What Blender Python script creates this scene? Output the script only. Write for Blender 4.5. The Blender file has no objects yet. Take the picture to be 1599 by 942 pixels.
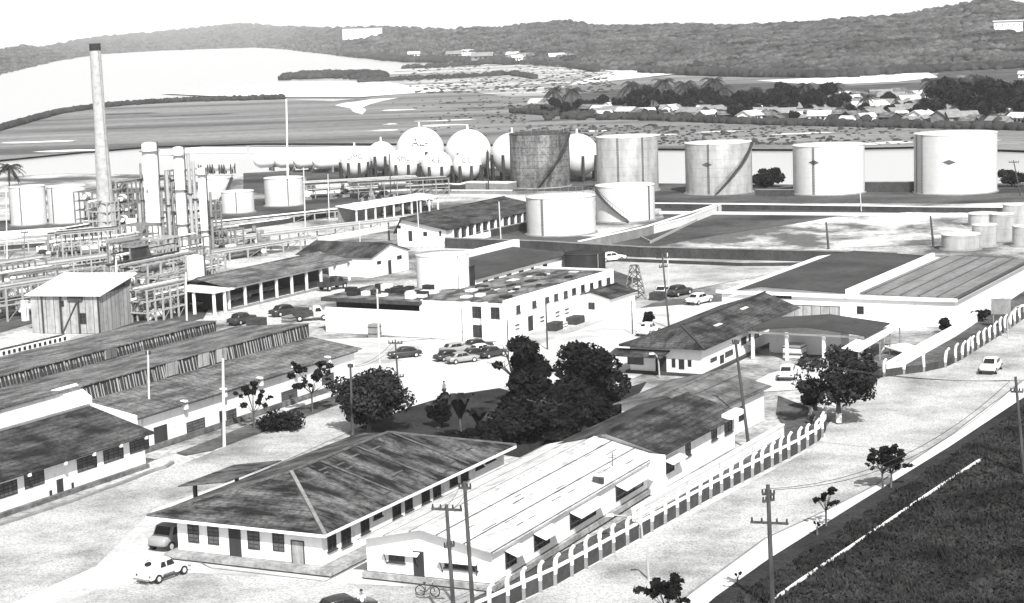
import bpy, math, random, bmesh
import numpy as np
from mathutils import Vector, Matrix, noise
rnd = random.Random(7)
sc = bpy.context.scene
# ------------------------------------------------------------------ camera
FPX, CAMH = 3000.0, 37.0
ROLL = math.radians(-2.06)
CX, CY = 799.5, 471.0
PITCH = math.atan((CY-36)*math.cos(ROLL)/FPX)
RM = Matrix.Rotation(math.pi/2-PITCH, 3, 'X') @ Matrix.Rotation(ROLL, 3, 'Z')
cam = bpy.data.cameras.new('camera'); cam.sensor_width = 36; cam.lens = 36*FPX/1599
cam.clip_start = 1; cam.clip_end = 60000
co = bpy.data.objects.new('camera', cam); sc.collection.objects.link(co)
co.matrix_world = Matrix.Translation((0,0,CAMH)) @ RM.to_4x4()
sc.camera = co
# ------------------------------------------------------------------ light
SUN_EL, SUN_AZ = math.radians(45), math.radians(168)      # sun behind the camera, a little to the right
w = bpy.data.worlds.new('World'); sc.world = w; w.use_nodes = True
nt = w.node_tree; nt.nodes.clear()
sky = nt.nodes.new('ShaderNodeTexSky'); sky.sky_type = 'NISHITA'; sky.sun_disc = False
sky.sun_elevation = SUN_EL; sky.sun_rotation = SUN_AZ; sky.dust_density = 2.0
bw = nt.nodes.new('ShaderNodeRGBToBW'); bg = nt.nodes.new('ShaderNodeBackground'); bg.inputs[1].default_value = 0.12
wo = nt.nodes.new('ShaderNodeOutputWorld')
nt.links.new(sky.outputs[0], bw.inputs[0])
# bright veil of low cloud round the horizon, thinning upwards
_tc = nt.nodes.new('ShaderNodeTexCoord'); _sx = nt.nodes.new('ShaderNodeSeparateXYZ'); nt.links.new(_tc.outputs['Generated'], _sx.inputs[0])
_mr = nt.nodes.new('ShaderNodeMapRange'); _mr.interpolation_type = 'SMOOTHSTEP'; _mr.inputs['From Min'].default_value = .04; _mr.inputs['From Max'].default_value = .26
_mr.inputs['To Min'].default_value = 1; _mr.inputs['To Max'].default_value = .0; nt.links.new(_sx.outputs['Z'], _mr.inputs['Value'])
_mx = nt.nodes.new('ShaderNodeMix'); _mx.data_type = 'FLOAT'; nt.links.new(_mr.outputs[0], _mx.inputs[0]); nt.links.new(bw.outputs[0], _mx.inputs[2]); _mx.inputs[3].default_value = 6.9
nt.links.new(_mx.outputs[0], bg.inputs[0]); nt.links.new(bg.outputs[0], wo.inputs[0])
sl = bpy.data.lights.new('sun', 'SUN'); sl.energy = 5.0; sl.angle = math.radians(.5); sl.color = (1, .995, .985)
so = bpy.data.objects.new('sun', sl); sc.collection.objects.link(so)
sd = Vector((math.cos(SUN_EL)*math.sin(SUN_AZ), math.cos(SUN_EL)*math.cos(SUN_AZ), math.sin(SUN_EL)))
so.rotation_euler = sd.to_track_quat('Z', 'Y').to_euler(); so.location = (0, 0, 300)
vs = sc.view_settings; vs.view_transform = 'Standard'; vs.look = 'None'; vs.gamma = 1; vs.exposure = 0.5
sc.cycles.volume_bounces = 2
sc.render.resolution_x = 1024; sc.render.resolution_y = 603
# ------------------------------------------------------------------ survey: photo point -> place on the ground
def P(px, py, z=0.0):
    d = RM @ Vector((px-CX, CY-py, -FPX)); t = (z-CAMH)/d.z
    return Vector((d.x*t, d.y*t, z))
def Q(v):
    d = RM.transposed() @ (Vector(v)-Vector((0,0,CAMH)))
    return (CX-d.x/d.z*FPX, CY+d.y/d.z*FPX)
def zat(b, py):
    lo, hi = -5.0, 200.0
    for _ in range(40):
        m = (lo+hi)/2
        if Q((b.x,b.y,m))[1] > py: lo = m
        else: hi = m
    return lo
def ppm(py, px=800): return (py-(36-.036*(px-800)))/CAMH      # photo pixels per metre at the ground there
def xy(az):
    a = math.radians(az); return Vector((math.sin(a), math.cos(a), 0)), Vector((-math.cos(a), math.sin(a), 0))
AZ = 28.0
# ------------------------------------------------------------------ materials
MATS = {}
def mat(name, g, var=.25, scale=(1,1,1), detail=6, rough=.85, bump=0, fine=0, fscale=8, lines=None, metal=0, spec=.3, g2=None, contrast=None):
    """grey procedural paint: base g, large blotches var, fine speckle, optional line pattern (axis, pitch, width, darkness)"""
    if name in MATS: return MATS[name]
    m = bpy.data.materials.new(name); m.use_nodes = True; t = m.node_tree; N = t.nodes; K = t.links
    b = N['Principled BSDF']; b.inputs['Roughness'].default_value = rough; b.inputs['Metallic'].default_value = metal
    b.inputs['Specular IOR Level'].default_value = spec
    tc = N.new('ShaderNodeTexCoord'); mp = N.new('ShaderNodeMapping'); mp.inputs['Scale'].default_value = scale
    K.new(tc.outputs['Object'], mp.inputs[0])
    n = N.new('ShaderNodeTexNoise'); n.inputs['Scale'].default_value = 1; n.inputs['Detail'].default_value = detail; n.inputs['Roughness'].default_value = .62
    K.new(mp.outputs[0], n.inputs['Vector'])
    r = N.new('ShaderNodeMapRange'); c0, c1 = contrast or (.3, .7)
    r.inputs['From Min'].default_value = c0; r.inputs['From Max'].default_value = c1
    lo, hi = (g*(1-var), g*(1+var)) if g2 is None else (g, g2)
    r.inputs['To Min'].default_value = lo; r.inputs['To Max'].default_value = hi
    K.new(n.outputs['Fac'], r.inputs['Value']); out = r.outputs[0]
    def mul(a, bb):
        q = N.new('ShaderNodeMath'); q.operation = 'MULTIPLY'; K.new(a, q.inputs[0])
        if isinstance(bb, float): q.inputs[1].default_value = bb
        else: K.new(bb, q.inputs[1])
        return q.outputs[0]
    fn = None
    if fine:
        f = N.new('ShaderNodeTexNoise'); f.inputs['Scale'].default_value = fscale; f.inputs['Detail'].default_value = 3; f.inputs['Roughness'].default_value = .7
        K.new(tc.outputs['Object'], f.inputs['Vector'])
        fr = N.new('ShaderNodeMapRange'); fr.inputs['From Min'].default_value = .36; fr.inputs['From Max'].default_value = .56
        fr.inputs['To Min'].default_value = 1-fine; fr.inputs['To Max'].default_value = 1
        K.new(f.outputs['Fac'], fr.inputs['Value']); out = mul(out, fr.outputs[0]); fn = fr.outputs[0]
    for (ax, pitch, wd, dark) in (lines or []):
        s = N.new('ShaderNodeSeparateXYZ'); K.new(tc.outputs['Object'], s.inputs[0])
        q = N.new('ShaderNodeMath'); q.operation = 'MULTIPLY'; q.inputs[1].default_value = 1/pitch; K.new(s.outputs['XYZ'.index(ax)], q.inputs[0])
        fr_ = N.new('ShaderNodeMath'); fr_.operation = 'FRACT'; K.new(q.outputs[0], fr_.inputs[0])
        gt = N.new('ShaderNodeMath'); gt.operation = 'GREATER_THAN'; gt.inputs[1].default_value = wd; K.new(fr_.outputs[0], gt.inputs[0])
        mr = N.new('ShaderNodeMapRange'); mr.inputs['To Min'].default_value = dark; mr.inputs['To Max'].default_value = 1
        K.new(gt.outputs[0], mr.inputs['Value']); out = mul(out, mr.outputs[0])
    K.new(out, b.inputs['Base Color'])
    if bump:
        bp = N.new('ShaderNodeBump'); bp.inputs['Strength'].default_value = bump; bp.inputs['Distance'].default_value = .1
        K.new(fn if fn is not None else n.outputs['Fac'], bp.inputs['Height']); K.new(bp.outputs[0], b.inputs['Normal'])
    MATS[name] = m; return m
M = dict(
 flats = mat('mud_flats', 0.08, g2=0.27, scale=(.004,.03,1), detail=9, fine=.3, fscale=.25, contrast=(.35,.65)),
 soil  = mat('pale_ground', 0.1, g2=0.58, scale=(.05,.05,1), detail=12, fine=.45, fscale=1.6, contrast=(.40,.57)),
 soilw = mat('white_sandy_field', .12, g2=.75, scale=(.045,.03,1), detail=13, fine=.4, fscale=1.2, contrast=(.45,.56)),
 yard  = mat('pale_concrete', .27, g2=.60, scale=(.10,.16,1), detail=11, contrast=(.30,.50), fine=.2, fscale=3.2),
 road  = mat('worn_road', .23, g2=.54, scale=(.14,.14,1), detail=12, contrast=(.34,.58), fine=.52, fscale=6.5, bump=.15),
 walk  = mat('pavement', 0.66, .08, scale=(.3,.3,1), fine=.12, fscale=4),
 grass = mat('dark_grass', 0.01, g2=0.036, scale=(.16,.16,1), detail=10, fine=.6, fscale=3, contrast=(.35,.65), bump=.5, rough=1),
 tuft = mat('grass_tufts', .006, g2=.04, scale=(.3,.3,1), detail=6, rough=1, contrast=(.35,.65)),
 weeds = mat('weedy_ground', 0.03, g2=0.12, scale=(.2,.2,1), detail=9, fine=.5, fscale=2, contrast=(.35,.65), rough=1),
 darks = mat('dark_soil', 0.02, g2=0.11, scale=(.05,.08,1), detail=9, fine=.4, fscale=1.0, contrast=(.35,.65), rough=1),
 sand  = mat('white_sand', .74, .1, scale=(.02,.1,1), fine=.15, fscale=.6),
 marsh = mat('marsh', .12, g2=.62, scale=(.006,.045,1), detail=9, fine=.3, fscale=.2, contrast=(.4,.6)),
 hill  = mat('forest_floor', 0.03, g2=0.08, scale=(.012,.012,.03), detail=10, fine=.4, fscale=.09),
 canopy= mat('forest_canopy', .008, g2=.12, scale=(.03,.03,.03), detail=12, contrast=(.36,.64), fine=.5, fscale=.5, rough=1),
 canopyp= mat('far_forest_canopy', 0.09, g2=0.22, scale=(.004,.004,.01), detail=6, fine=.3, fscale=.1, rough=1),
 mang  = mat('mangrove', 0.015, g2=0.05, scale=(.03,.03,.1), detail=6, rough=1),
 white = mat('white_paint', .5, g2=.84, scale=(.8,.8,.25), detail=9, contrast=(.22,.38), fine=.05, fscale=1.5),
 whited= mat('weathered_whitewash', .40, g2=.84, scale=(1.1,1.1,.28), detail=9, contrast=(.27,.43), fine=.10, fscale=1.2),
 grey  = mat('grey_concrete', 0.22, .25, scale=(.6,.6,.4), fine=.2, fscale=3),
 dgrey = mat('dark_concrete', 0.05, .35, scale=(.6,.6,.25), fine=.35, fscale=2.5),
 plin = mat('grey_plinth', .3, .4, scale=(.8,.8,1), fine=.35, fscale=3),
 stain = mat('stained_plinth', 0.13, .5, scale=(.5,.5,1), fine=.4, fscale=2),
 tile  = mat('dark_clay_tile', .012, g2=.19, scale=(.8,.22,.6), detail=10, fine=.6, fscale=2.6, lines=[('X',.32,.28,.72)], contrast=(.40,.66), bump=.3),
 tilec = mat('bleached_tile', .11, .4, scale=(1,1,1), fine=.4, fscale=3),
 tile2 = mat('mossy_roof', .014, g2=.12, scale=(.3,.6,.5), detail=12, fine=.55, fscale=3.2, lines=[('Z',.16,.25,.6)], contrast=(.38,.66), bump=.3),
 shed  = mat('aged_asbestos_roof', .07, g2=.25, scale=(.25,.7,.5), detail=12, fine=.5, fscale=3, lines=[('X',1.05,.16,.6),('Y',1.9,.05,.6)], contrast=(.38,.64)),
 rust  = mat('patched_sheet_roof', .06, g2=.24, scale=(.3,.8,.5), detail=9, fine=.3, fscale=1.6, lines=[('X',1.6,.08,.55),('Y',3.1,.07,.55)], contrast=(.34,.68)),
 whroof= mat('light_corrugated', 0.14, g2=0.26, scale=(.07,.6,.5), detail=8, fine=.25, fscale=1.2, lines=[('Y',2.15,.13,.35),('X',.8,.2,.8)]),
 whdark= mat('dark_roof_felt', 0.03, g2=0.075, scale=(.12,.12,.5), detail=8, fine=.25, fscale=1.2, lines=[('Y',2.4,.05,.8)]),
 wsheet= mat('white_corrugated', 0.36, g2=0.66, scale=(.5,1.1,.5), detail=9, fine=.22, fscale=1.1, lines=[('Y',2.0,.06,.12),('X',1.1,.09,.72)], contrast=(.3,.55)),
 flat  = mat('tarred_flat_roof', 0.04, g2=0.24, scale=(.35,.6,.5), detail=9, fine=.4, fscale=1.5, contrast=(.42,.62)),
 glass = mat('dark_glass', .018, .3, rough=.25, spec=.5),
 shutter=mat('louvre', .09, .4, scale=(2,2,2), lines=[('Z',.28,.25,.35)]),
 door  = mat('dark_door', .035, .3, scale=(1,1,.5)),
 frame = mat('dark_frame', .05, .3),
 steel = mat('steel_grey', .25, .3, rough=.5, metal=.3),
 dsteel= mat('dark_steel', .04, .4, rough=.6),
 psteel= mat('pale_steel', .36, .12, rough=.6),
 wood  = mat('weathered_pole', .06, .5, scale=(3,3,.5)),
 woodp = mat('pale_pole', .55, .2, scale=(3,3,.5)),
 trunk = mat('bark', .08, .5, scale=(4,4,1)),
 tankw = mat('white_tank', 0.6, .08, scale=(.5,.5,.08), detail=6, fine=.06, fscale=.8, lines=[('Z',1.83,.03,.86)]),
 tankg = mat('weathered_tank', 0.2, g2=0.52, scale=(.32,.32,.07), detail=8, fine=.15, fscale=.7, lines=[('Z',1.83,.04,.75)]),
 tankd = mat('grimy_tank', 0.05, g2=0.26, scale=(.33,.33,.08), detail=8, fine=.45, fscale=1.1, lines=[('Z',1.5,.09,.55)], contrast=(.38,.62)),
 tankr = mat('tank_roof', .6, .15, scale=(.3,.3,.3)),
 black = mat('sooty_black', .022, .4, scale=(.8,.8,.4)),
 sheet = mat('dull_sheet_wall', .33, .35, scale=(1.2,1.2,.12), detail=8, lines=[('X',1.1,.1,.4),('Y',1.1,.1,.4)], fine=.2, fscale=1.5),
 chim  = mat('chimney_concrete', 0.42, .14, scale=(.5,.5,.1), fine=.25, fscale=1.4),
 sphere= mat('white_sphere', 0.66, .03, scale=(.3,.3,.3), rough=.55),
 tyre  = mat('tyre', .02, .2), rim = mat('hubcap', .5, .2, rough=.4),
 carw  = mat('white_car_paint', .78, .04, rough=.3, spec=.5), card = mat('dark_car_paint', .035, .2, rough=.3, spec=.5), carg = mat('grey_car_paint', .28, .1, rough=.3, spec=.5),
 skin  = mat('skin', .2, .1), cloth = mat('white_shirt', .75, .1), trou = mat('dark_trousers', .05, .2), hair = mat('hair', .015, .2),
 hroof = mat('thatch_and_tile', .5, g2=.85, scale=(.3,.3,.3), fine=.3, fscale=.6), ink = mat('lettering_paint', .09, .2),
)
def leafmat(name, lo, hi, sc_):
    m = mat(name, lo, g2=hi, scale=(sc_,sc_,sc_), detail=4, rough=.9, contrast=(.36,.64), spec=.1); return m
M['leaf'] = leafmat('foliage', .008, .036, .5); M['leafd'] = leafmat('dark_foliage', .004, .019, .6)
M['leafp'] = leafmat('pale_foliage', .06, .14, .8); M['palm'] = leafmat('palm_foliage', .025, .06, .5)
wm = bpy.data.materials.new('water'); wm.use_nodes = True; b = wm.node_tree.nodes['Principled BSDF']
b.inputs['Base Color'].default_value = (.42,.42,.42,1); b.inputs['Roughness'].default_value = .22; b.inputs['Specular IOR Level'].default_value = .8
_n = wm.node_tree.nodes.new('ShaderNodeTexNoise'); _t = wm.node_tree.nodes.new('ShaderNodeTexCoord'); _m = wm.node_tree.nodes.new('ShaderNodeMapping'); _m.inputs['Scale'].default_value = (.02,.15,1)
_b = wm.node_tree.nodes.new('ShaderNodeBump'); _b.inputs['Strength'].default_value = .08; _n.inputs['Detail'].default_value = 6
wm.node_tree.links.new(_t.outputs['Object'], _m.inputs[0]); wm.node_tree.links.new(_m.outputs[0], _n.inputs['Vector']); wm.node_tree.links.new(_n.outputs['Fac'], _b.inputs['Height']); wm.node_tree.links.new(_b.outputs[0], b.inputs['Normal'])
M['water'] = wm
# ------------------------------------------------------------------ mesh helpers
class MB:
    def __init__(s): s.v = []; s.f = []; s.sm = []
    def add(s, vs_, fs, smooth=False):
        o = len(s.v); s.v += [tuple(v) for v in vs_]; s.f += [tuple(i+o for i in f) for f in fs]; s.sm += [smooth]*len(fs); return s
    def box(s, x0, x1, y0, y1, z0, z1):
        return s.add([(x0,y0,z0),(x1,y0,z0),(x1,y1,z0),(x0,y1,z0),(x0,y0,z1),(x1,y0,z1),(x1,y1,z1),(x0,y1,z1)],
                     [(0,3,2,1),(4,5,6,7),(0,1,5,4),(1,2,6,5),(2,3,7,6),(3,0,4,7)])
    def beam(s, a, b_, w_, h_=None):
        a = Vector(a); b_ = Vector(b_); d = (b_-a)
        if d.length < 1e-6: return s
        d.normalize(); h_ = h_ or w_
        u = d.cross(Vector((0,0,1)))
        if u.length < 1e-3: u = Vector((1,0,0))
        u.normalize(); n = u.cross(d); u *= w_/2; n *= h_/2
        return s.add([a-u-n,a+u-n,a+u+n,a-u+n,b_-u-n,b_+u-n,b_+u+n,b_-u+n],[(0,3,2,1),(4,5,6,7),(0,1,5,4),(1,2,6,5),(2,3,7,6),(3,0,4,7)])
    def slab(s, pts, t, d=(0,0,-1)):
        n = len(pts); d = Vector(d)*t; top = [Vector(p) for p in pts]; bot = [p+d for p in top]
        return s.add(top+bot, [tuple(range(n)), tuple(range(2*n-1, n-1, -1))]+[(i,n+i,n+(i+1)%n,(i+1)%n) for i in range(n)])
    def extx(s, prof, x0, x1):
        n = len(prof)
        return s.add([(x0,y,z) for y,z in prof]+[(x1,y,z) for y,z in prof], [tuple(range(n)), tuple(range(2*n-1,n-1,-1))]+[(i,n+i,n+(i+1)%n,(i+1)%n) for i in range(n)])
    def cyl(s, p0, p1, r0, r1=None, n=12, caps=True):
        r1 = r0 if r1 is None else r1
        p0 = Vector(p0); p1 = Vector(p1); d = (p1-p0).normalized()
        u = d.orthogonal().normalized(); v = d.cross(u)
        A = [p0+(u*math.cos(2*math.pi*i/n)+v*math.sin(2*math.pi*i/n))*r0 for i in range(n)]
        B = [p1+(u*math.cos(2*math.pi*i/n)+v*math.sin(2*math.pi*i/n))*r1 for i in range(n)]
        s.add(A+B, [(i,(i+1)%n,n+(i+1)%n,n+i) for i in range(n)], n > 8)
        if caps: s.add(A+B, [tuple(range(n-1,-1,-1)), tuple(range(n,2*n))])
        return s
    def tube(s, pts, r, n=6):
        for i in range(len(pts)-1):
            rr = r if not isinstance(r, (list,tuple)) else r[i]; r2 = r if not isinstance(r, (list,tuple)) else r[i+1]
            s.cyl(pts[i], pts[i+1], rr, r2, n, True)
        return s
    def lathe(s, prof, n=24, c=(0,0,0), smooth=True):
        m = len(prof); V = []
        for (r, z) in prof:
            for i in range(n):
                a = 2*math.pi*i/n; V.append((c[0]+r*math.cos(a), c[1]+r*math.sin(a), c[2]+z))
        return s.add(V, [(j*n+i, j*n+(i+1)%n, (j+1)*n+(i+1)%n, (j+1)*n+i) for j in range(m-1) for i in range(n)], smooth)
    def ball(s, c, r, n=12, m=8, sq=1):
        return s.lathe([(max(1e-4, r*math.sin(math.pi*j/m)), -r*sq*math.cos(math.pi*j/m)) for j in range(m+1)], n, c)
    def build(s, name, material, parent=None, loc=None):
        me = bpy.data.meshes.new(name); me.from_pydata(s.v, [], s.f)
        me.polygons.foreach_set('use_smooth', s.sm); me.materials.append(M[material] if isinstance(material, str) else material)
        me.update(); o = bpy.data.objects.new(name, me); sc.collection.objects.link(o)
        if parent: o.parent = parent
        if loc: o.location = loc
        return o
def tag(o, label=None, cat=None, group=None, kind=None):
    if label: o['label'] = label
    if cat: o['category'] = cat
    if group: o['group'] = group
    if kind: o['kind'] = kind
    return o
def thing(name, label, cat, loc=(0,0,0), rz=0, group=None):
    o = bpy.data.objects.new(name, None); sc.collection.objects.link(o); o.location = loc; o.rotation_euler = (0,0,rz); o.empty_display_size = .5
    return tag(o, label, cat, group)
def dup(root, loc, rz=0, label=None, scale=1, group=None):
    r = root.copy(); sc.collection.objects.link(r); r.location = loc; r.rotation_euler = (0,0,rz); r.scale = (scale,)*3
    if label: r['label'] = label
    if group: r['group'] = group
    for ch in root.children:
        c = ch.copy(); sc.collection.objects.link(c); c.parent = r
        for g in ch.children:
            d = g.copy(); sc.collection.objects.link(d); d.parent = c
    return r
def fast_mesh(name, V, T, material, parent=None):
    me = bpy.data.meshes.new(name); k = T.shape[1]
    me.vertices.add(len(V)); me.vertices.foreach_set('co', V.astype(np.float32).ravel())
    me.loops.add(T.size); me.loops.foreach_set('vertex_index', T.astype(np.int32).ravel())
    me.polygons.add(len(T)); me.polygons.foreach_set('loop_start', np.arange(0, T.size, k, dtype=np.int32)); me.polygons.foreach_set('loop_total', np.full(len(T), k, dtype=np.int32))
    me.update(calc_edges=True); me.validate(); me.materials.append(M[material])
    o = bpy.data.objects.new(name, me); sc.collection.objects.link(o)
    if parent: o.parent = parent
    return o
def lofted_sheet(name, px_pts, z, material, label=None):
    me = bpy.data.meshes.new(name); vv = [tuple(P(x,y,0).xy)+(z,) for x,y in px_pts]
    bm = bmesh.new(); f = bm.faces.new([bm.verts.new(v) for v in vv]); bmesh.ops.triangulate(bm, faces=[f]); 
    bmesh.ops.recalc_face_normals(bm, faces=bm.faces)
    for f in bm.faces:
        if f.normal.z < 0: f.normal_flip()
    bm.to_mesh(me); bm.free(); me.materials.append(M[material])
    o = bpy.data.objects.new(name, me); sc.collection.objects.link(o); return tag(o, label=label, kind='structure')
# ------------------------------------------------------------------ ground, water, roads
def quad_sheet(name, x0, x1, y0, y1, z, material):
    o = MB().add([(x0,y0,z),(x1,y0,z),(x1,y1,z),(x0,y1,z)],[(0,1,2,3)]).build(name, material); tag(o, kind='structure'); return o
quad_sheet('sea_bed_ground', -9000, 9000, -500, 14500, -2.5, 'flats')
quad_sheet('bay_water', -8990, 8990, 250, 14490, -.6, 'water')
S = lofted_sheet
S('mud_flat', [(-500,300),(-100,225),(0,202),(90,177),(200,164),(300,158),(450,155),(520,158),(575,152),(640,146),(720,143),(800,140),(860,128),(1010,120),(1300,122),(1599,112),(2100,100),(2100,245),(1599,235),(1430,229),(1240,233),(1030,232),(800,226),(600,224),(400,224),(230,229),(130,237),(0,250),(-200,275),(-500,330)], 0, 'flats')
S('sand_spit', [(250,146),(330,138),(440,128),(600,128),(700,118),(810,118),(960,108),(1080,113),(900,132),(760,140),(640,146),(560,152),(430,152),(330,150)], .06, 'sand')
S('sand_bar', [(523,165),(536,161),(556,159),(580,155),(622,153),(596,158),(578,163),(566,168),(572,172),(566,179),(552,175),(546,169),(534,167)], .06, 'sand')
S('marsh', [(590,126),(632,104),(700,100),(800,97),(880,103),(960,112),(900,128),(850,150),(800,152),(700,140),(640,134)], .12, 'marsh')
S('river_shallows', [(1180,126),(1300,121),(1380,116),(1450,114),(1465,121),(1400,128),(1330,131),(1250,131)], .12, 'sand')
S('village_ground', [(800,172),(860,152),(960,140),(1100,133),(1250,128),(1330,134),(1450,128),(1470,112),(1700,98),(2000,95),(2000,215),(1599,198),(1300,193),(1150,190),(1000,184),(860,180)], .1, 'darks')
S('plant_ground', [(-900,400),(-300,262),(0,242+36),(100,272),(300,275),(600,282),(1030,292),(1240,292),(1430,290),(1700,288),(2600,300),(4000,900),(3000,2200),(-2500,2200),(-2600,900)], .2, 'soil')
S('tank_farm_ground', [(1010,288),(1240,290),(1440,290),(1800,285),(1800,312),(1500,320),(1010,318)], .24, 'darks')
S('bund_floor', [(1030,322),(1500,324),(1240,352),(1120,370),(1000,392),(940,385),(1040,352)], .24, 'darks')
S('bund_yard', [(690,388),(830,352),(840,368),(930,372),(1040,345),(1130,330),(1180,322),(1180,328),(1010,372),(880,392)], .244, 'darks')
S('tank_yard_left', [(310,318),(400,312),(640,300),(640,308),(540,322),(330,352),(315,342)], .24, 'darks')
S('tank_yard', [(-100,352),(150,340),(150,362),(-100,372)], .244, 'darks')
S('drainage_strip', [(940,418),(1150,424),(1090,434),(1040,446),(960,452),(930,440)], .24, 'darks')
S('service_yard', [(460,535),(600,530),(740,540),(860,530),(990,485),(1180,470),(1110,530),(1000,590),(880,640),(640,640),(420,600)], .25, 'yard')
S('service_road', [(950,400),(1380,412),(1230,425),(1080,455),(830,545),(760,560),(1000,440),(930,415)], .256, 'road')
S('left_road', [(-100,860),(0,826),(270,735),(560,618),(640,632),(560,672),(420,735),(240,800),(150,890),(-100,1000)], .256, 'road')
S('front_yard', [(-100,2000),(-100,900),(150,870),(240,800),(420,735),(560,800),(1000,900),(760,945),(700,2000)], .25, 'yard')
S('gravel_court', [(60,1200),(140,930),(300,900),(520,915),(780,930),(700,1200)], .26, 'road')
S('main_road', [(600,1080),(700,985),(870,912),(985,847),(1110,778),(1245,708),(1287,678),(1310,640),(1250,610),(1200,590),(1300,580),(1400,588),(1474,577),(1500,565),(1599,500),(1900,330),(1900,500),(1599,600),(1480,690),(1368,765),(1287,807),(1194,850),(1078,936),(900,1100)], .262, 'road')
S('entrance_apron', [(1140,620),(1200,588),(1290,560),(1340,575),(1330,610),(1305,640),(1250,612)], .266, 'yard')
S('road_shoulder', [(640,1080),(740,985),(890,908),(1000,850),(1130,782),(1250,715),(1292,690),(1287,682),(1245,709),(1110,779),(985,848),(870,913),(700,988)], .268, 'yard')
S('pavement', [(900,1100),(1078,936),(1194,850),(1287,807),(1368,765),(1480,690),(1599,600),(1900,420),(1900,445),(1640,600),(1587,635),(1481,706),(1336,796),(1199,883),(1117,942),(940,1100)], .40, 'walk')
S('grass_bank', [(940,1100),(1117,942),(1199,883),(1336,796),(1481,706),(1587,635),(1640,600),(1900,445),(3500,500),(2600,2400),(600,2400)], .42, 'grass')
S('garden_ground', [(560,672),(640,640),(700,622),(780,610),(880,640),(1010,600),(960,680),(820,720),(640,690)], .27, 'grass')
S('verge', [(275,712),(320,695),(420,655),(530,620),(545,630),(440,670),(330,708),(290,716)], .27, 'weeds')
for i,(x0,y0,w0,h0,m_) in enumerate([(620,172,30,1.2,'sand'),(610,194,14,1,'sand'),(690,196,40,1.6,'sand'),(600,204,30,1.2,'sand'),(705,188,60,1,'sand'),(930,205,26,1,'sand'),(1010,212,50,1.2,'sand'),(1120,206,50,1,'sand'),(1250,209,60,1.2,'sand'),(1500,222,80,2,'sand'),(1380,224,60,2.2,'sand'),(60,222,70,1.5,'sand'),(110,236,60,2,'sand'),(300,180,80,.8,'darks'),(200,178,60,1,'darks'),(770,168,60,.8,'darks'),(860,188,70,1,'darks'),(720,161,70,.8,'darks')]):
    rg_ = random.Random(i); n_ = 14; ring_ = []
    for k in range(n_):
        an = 2*math.pi*k/n_; q_ = rg_.uniform(.55,1.1); ring_.append((x0+w0*math.cos(an)*q_, y0-.03*(w0*math.cos(an))+h0*math.sin(an)*q_))
    S('sand_patch' if m_ == 'sand' else 'mud_patch', ring_, .05+.004*i, m_)
S('fence_verge', [(690,985),(761,953),(870,903),(985,839),(1110,769),(1245,700),(1276,682),(1262,640),(1215,622),(1212,650),(1225,676),(1110,742),(985,812),(870,872),(770,925),(690,965)], .274, 'weeds')
S('fence_verge', [(1360,591),(1400,585),(1441,580),(1474,573),(1500,561),(1525,545),(1560,523),(1650,461),(1700,400),(1600,452),(1490,525),(1440,553),(1388,583)], .274, 'weeds')
S('bounce_dimming_yard', [(380,272),(560,262),(900,266),(1000,290),(900,300),(640,302),(470,312),(380,300)], .246, 'darks')  # dark ground added to cut bounce light, so the sphere undersides darken
S('process_yard', [(175,440),(240,425),(330,410),(345,450),(318,500),(210,525),(170,500)], .247, 'darks')
S('process_yard', [(-60,450),(40,432),(75,440),(60,505),(-60,540)], .247, 'darks')
S('process_yard', [(100,395),(180,385),(330,382),(335,405),(240,420),(110,412)], .243, 'darks')
S('mottled_field', [(1000,392),(1120,370),(1240,352),(1330,336),(1500,334),(1640,345),(1460,384),(1240,392)], .242, 'soilw')
def strip_solid(pts, w_, z0, z1, side=0):
    """kerb/wall along photo points (on the ground)"""
    g = [P(x,y,0) for x,y in pts] if not isinstance(pts[0], Vector) else pts
    mb = MB(); 
    for a, b_ in zip(g[:-1], g[1:]):
        mb.beam((a.x,a.y,(z0+z1)/2),(b_.x,b_.y,(z0+z1)/2), w_, z1-z0)
    return mb
o = strip_solid([(900,1100),(1078,936),(1194,850),(1287,807),(1368,765),(1480,690),(1599,600),(1900,420)], .18, .2, .42).build('kerb','grey'); tag(o, kind='structure')
o = strip_solid([(0,826),(118,787),(200,756),(240,740),(258,735),(270,728)], .35, .15, .42).build('kerb','grey'); tag(o, kind='structure')
o = strip_solid([(1190,962),(1250,918),(1330,864),(1437,790),(1531,727)], .15, .40, .60).build('bank_edging','walk'); tag(o, kind='structure')
o = strip_solid([(690,615),(780,603),(850,640)], .3, .2, .36).build('kerb','walk'); tag(o, kind='structure')
o = strip_solid([(284,870),(330,893),(508,914),(520,908),(570,882)], .1, .2, .3).build('kerb','grey'); tag(o, kind='structure')
# ------------------------------------------------------------------ hills
def interp(pts, x):
    for (a, ya), (b_, yb) in zip(pts[:-1], pts[1:]):
        if a <= x <= b_: return ya+(yb-ya)*(x-a)/(b_-a)
    return pts[0][1] if x < pts[0][0] else pts[-1][1]
ICO = None
def ico():
    global ICO
    if ICO is None:
        bm = bmesh.new(); bmesh.ops.create_icosphere(bm, subdivisions=2, radius=1); bm.verts.ensure_lookup_table()
        ICO = (np.array([v.co[:] for v in bm.verts]), np.array([[v.index for v in f.verts] for f in bm.faces])); bm.free()
    return ICO
def clumps(name, pts, radii, material, flat=.8, seed=1):
    V0, T0 = ico(); rg = np.random.default_rng(seed); Vs = []; Ts = []; k = len(V0)
    for i, (p, r) in enumerate(zip(pts, radii)):
        j = 1+rg.uniform(-.28,.28,(k,1)); V = V0*j*r; V[:,2] *= flat; Vs.append(V+np.array(p)); Ts.append(T0+i*k)
    o = fast_mesh(name, np.vstack(Vs), np.vstack(Ts), material); return o
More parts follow.
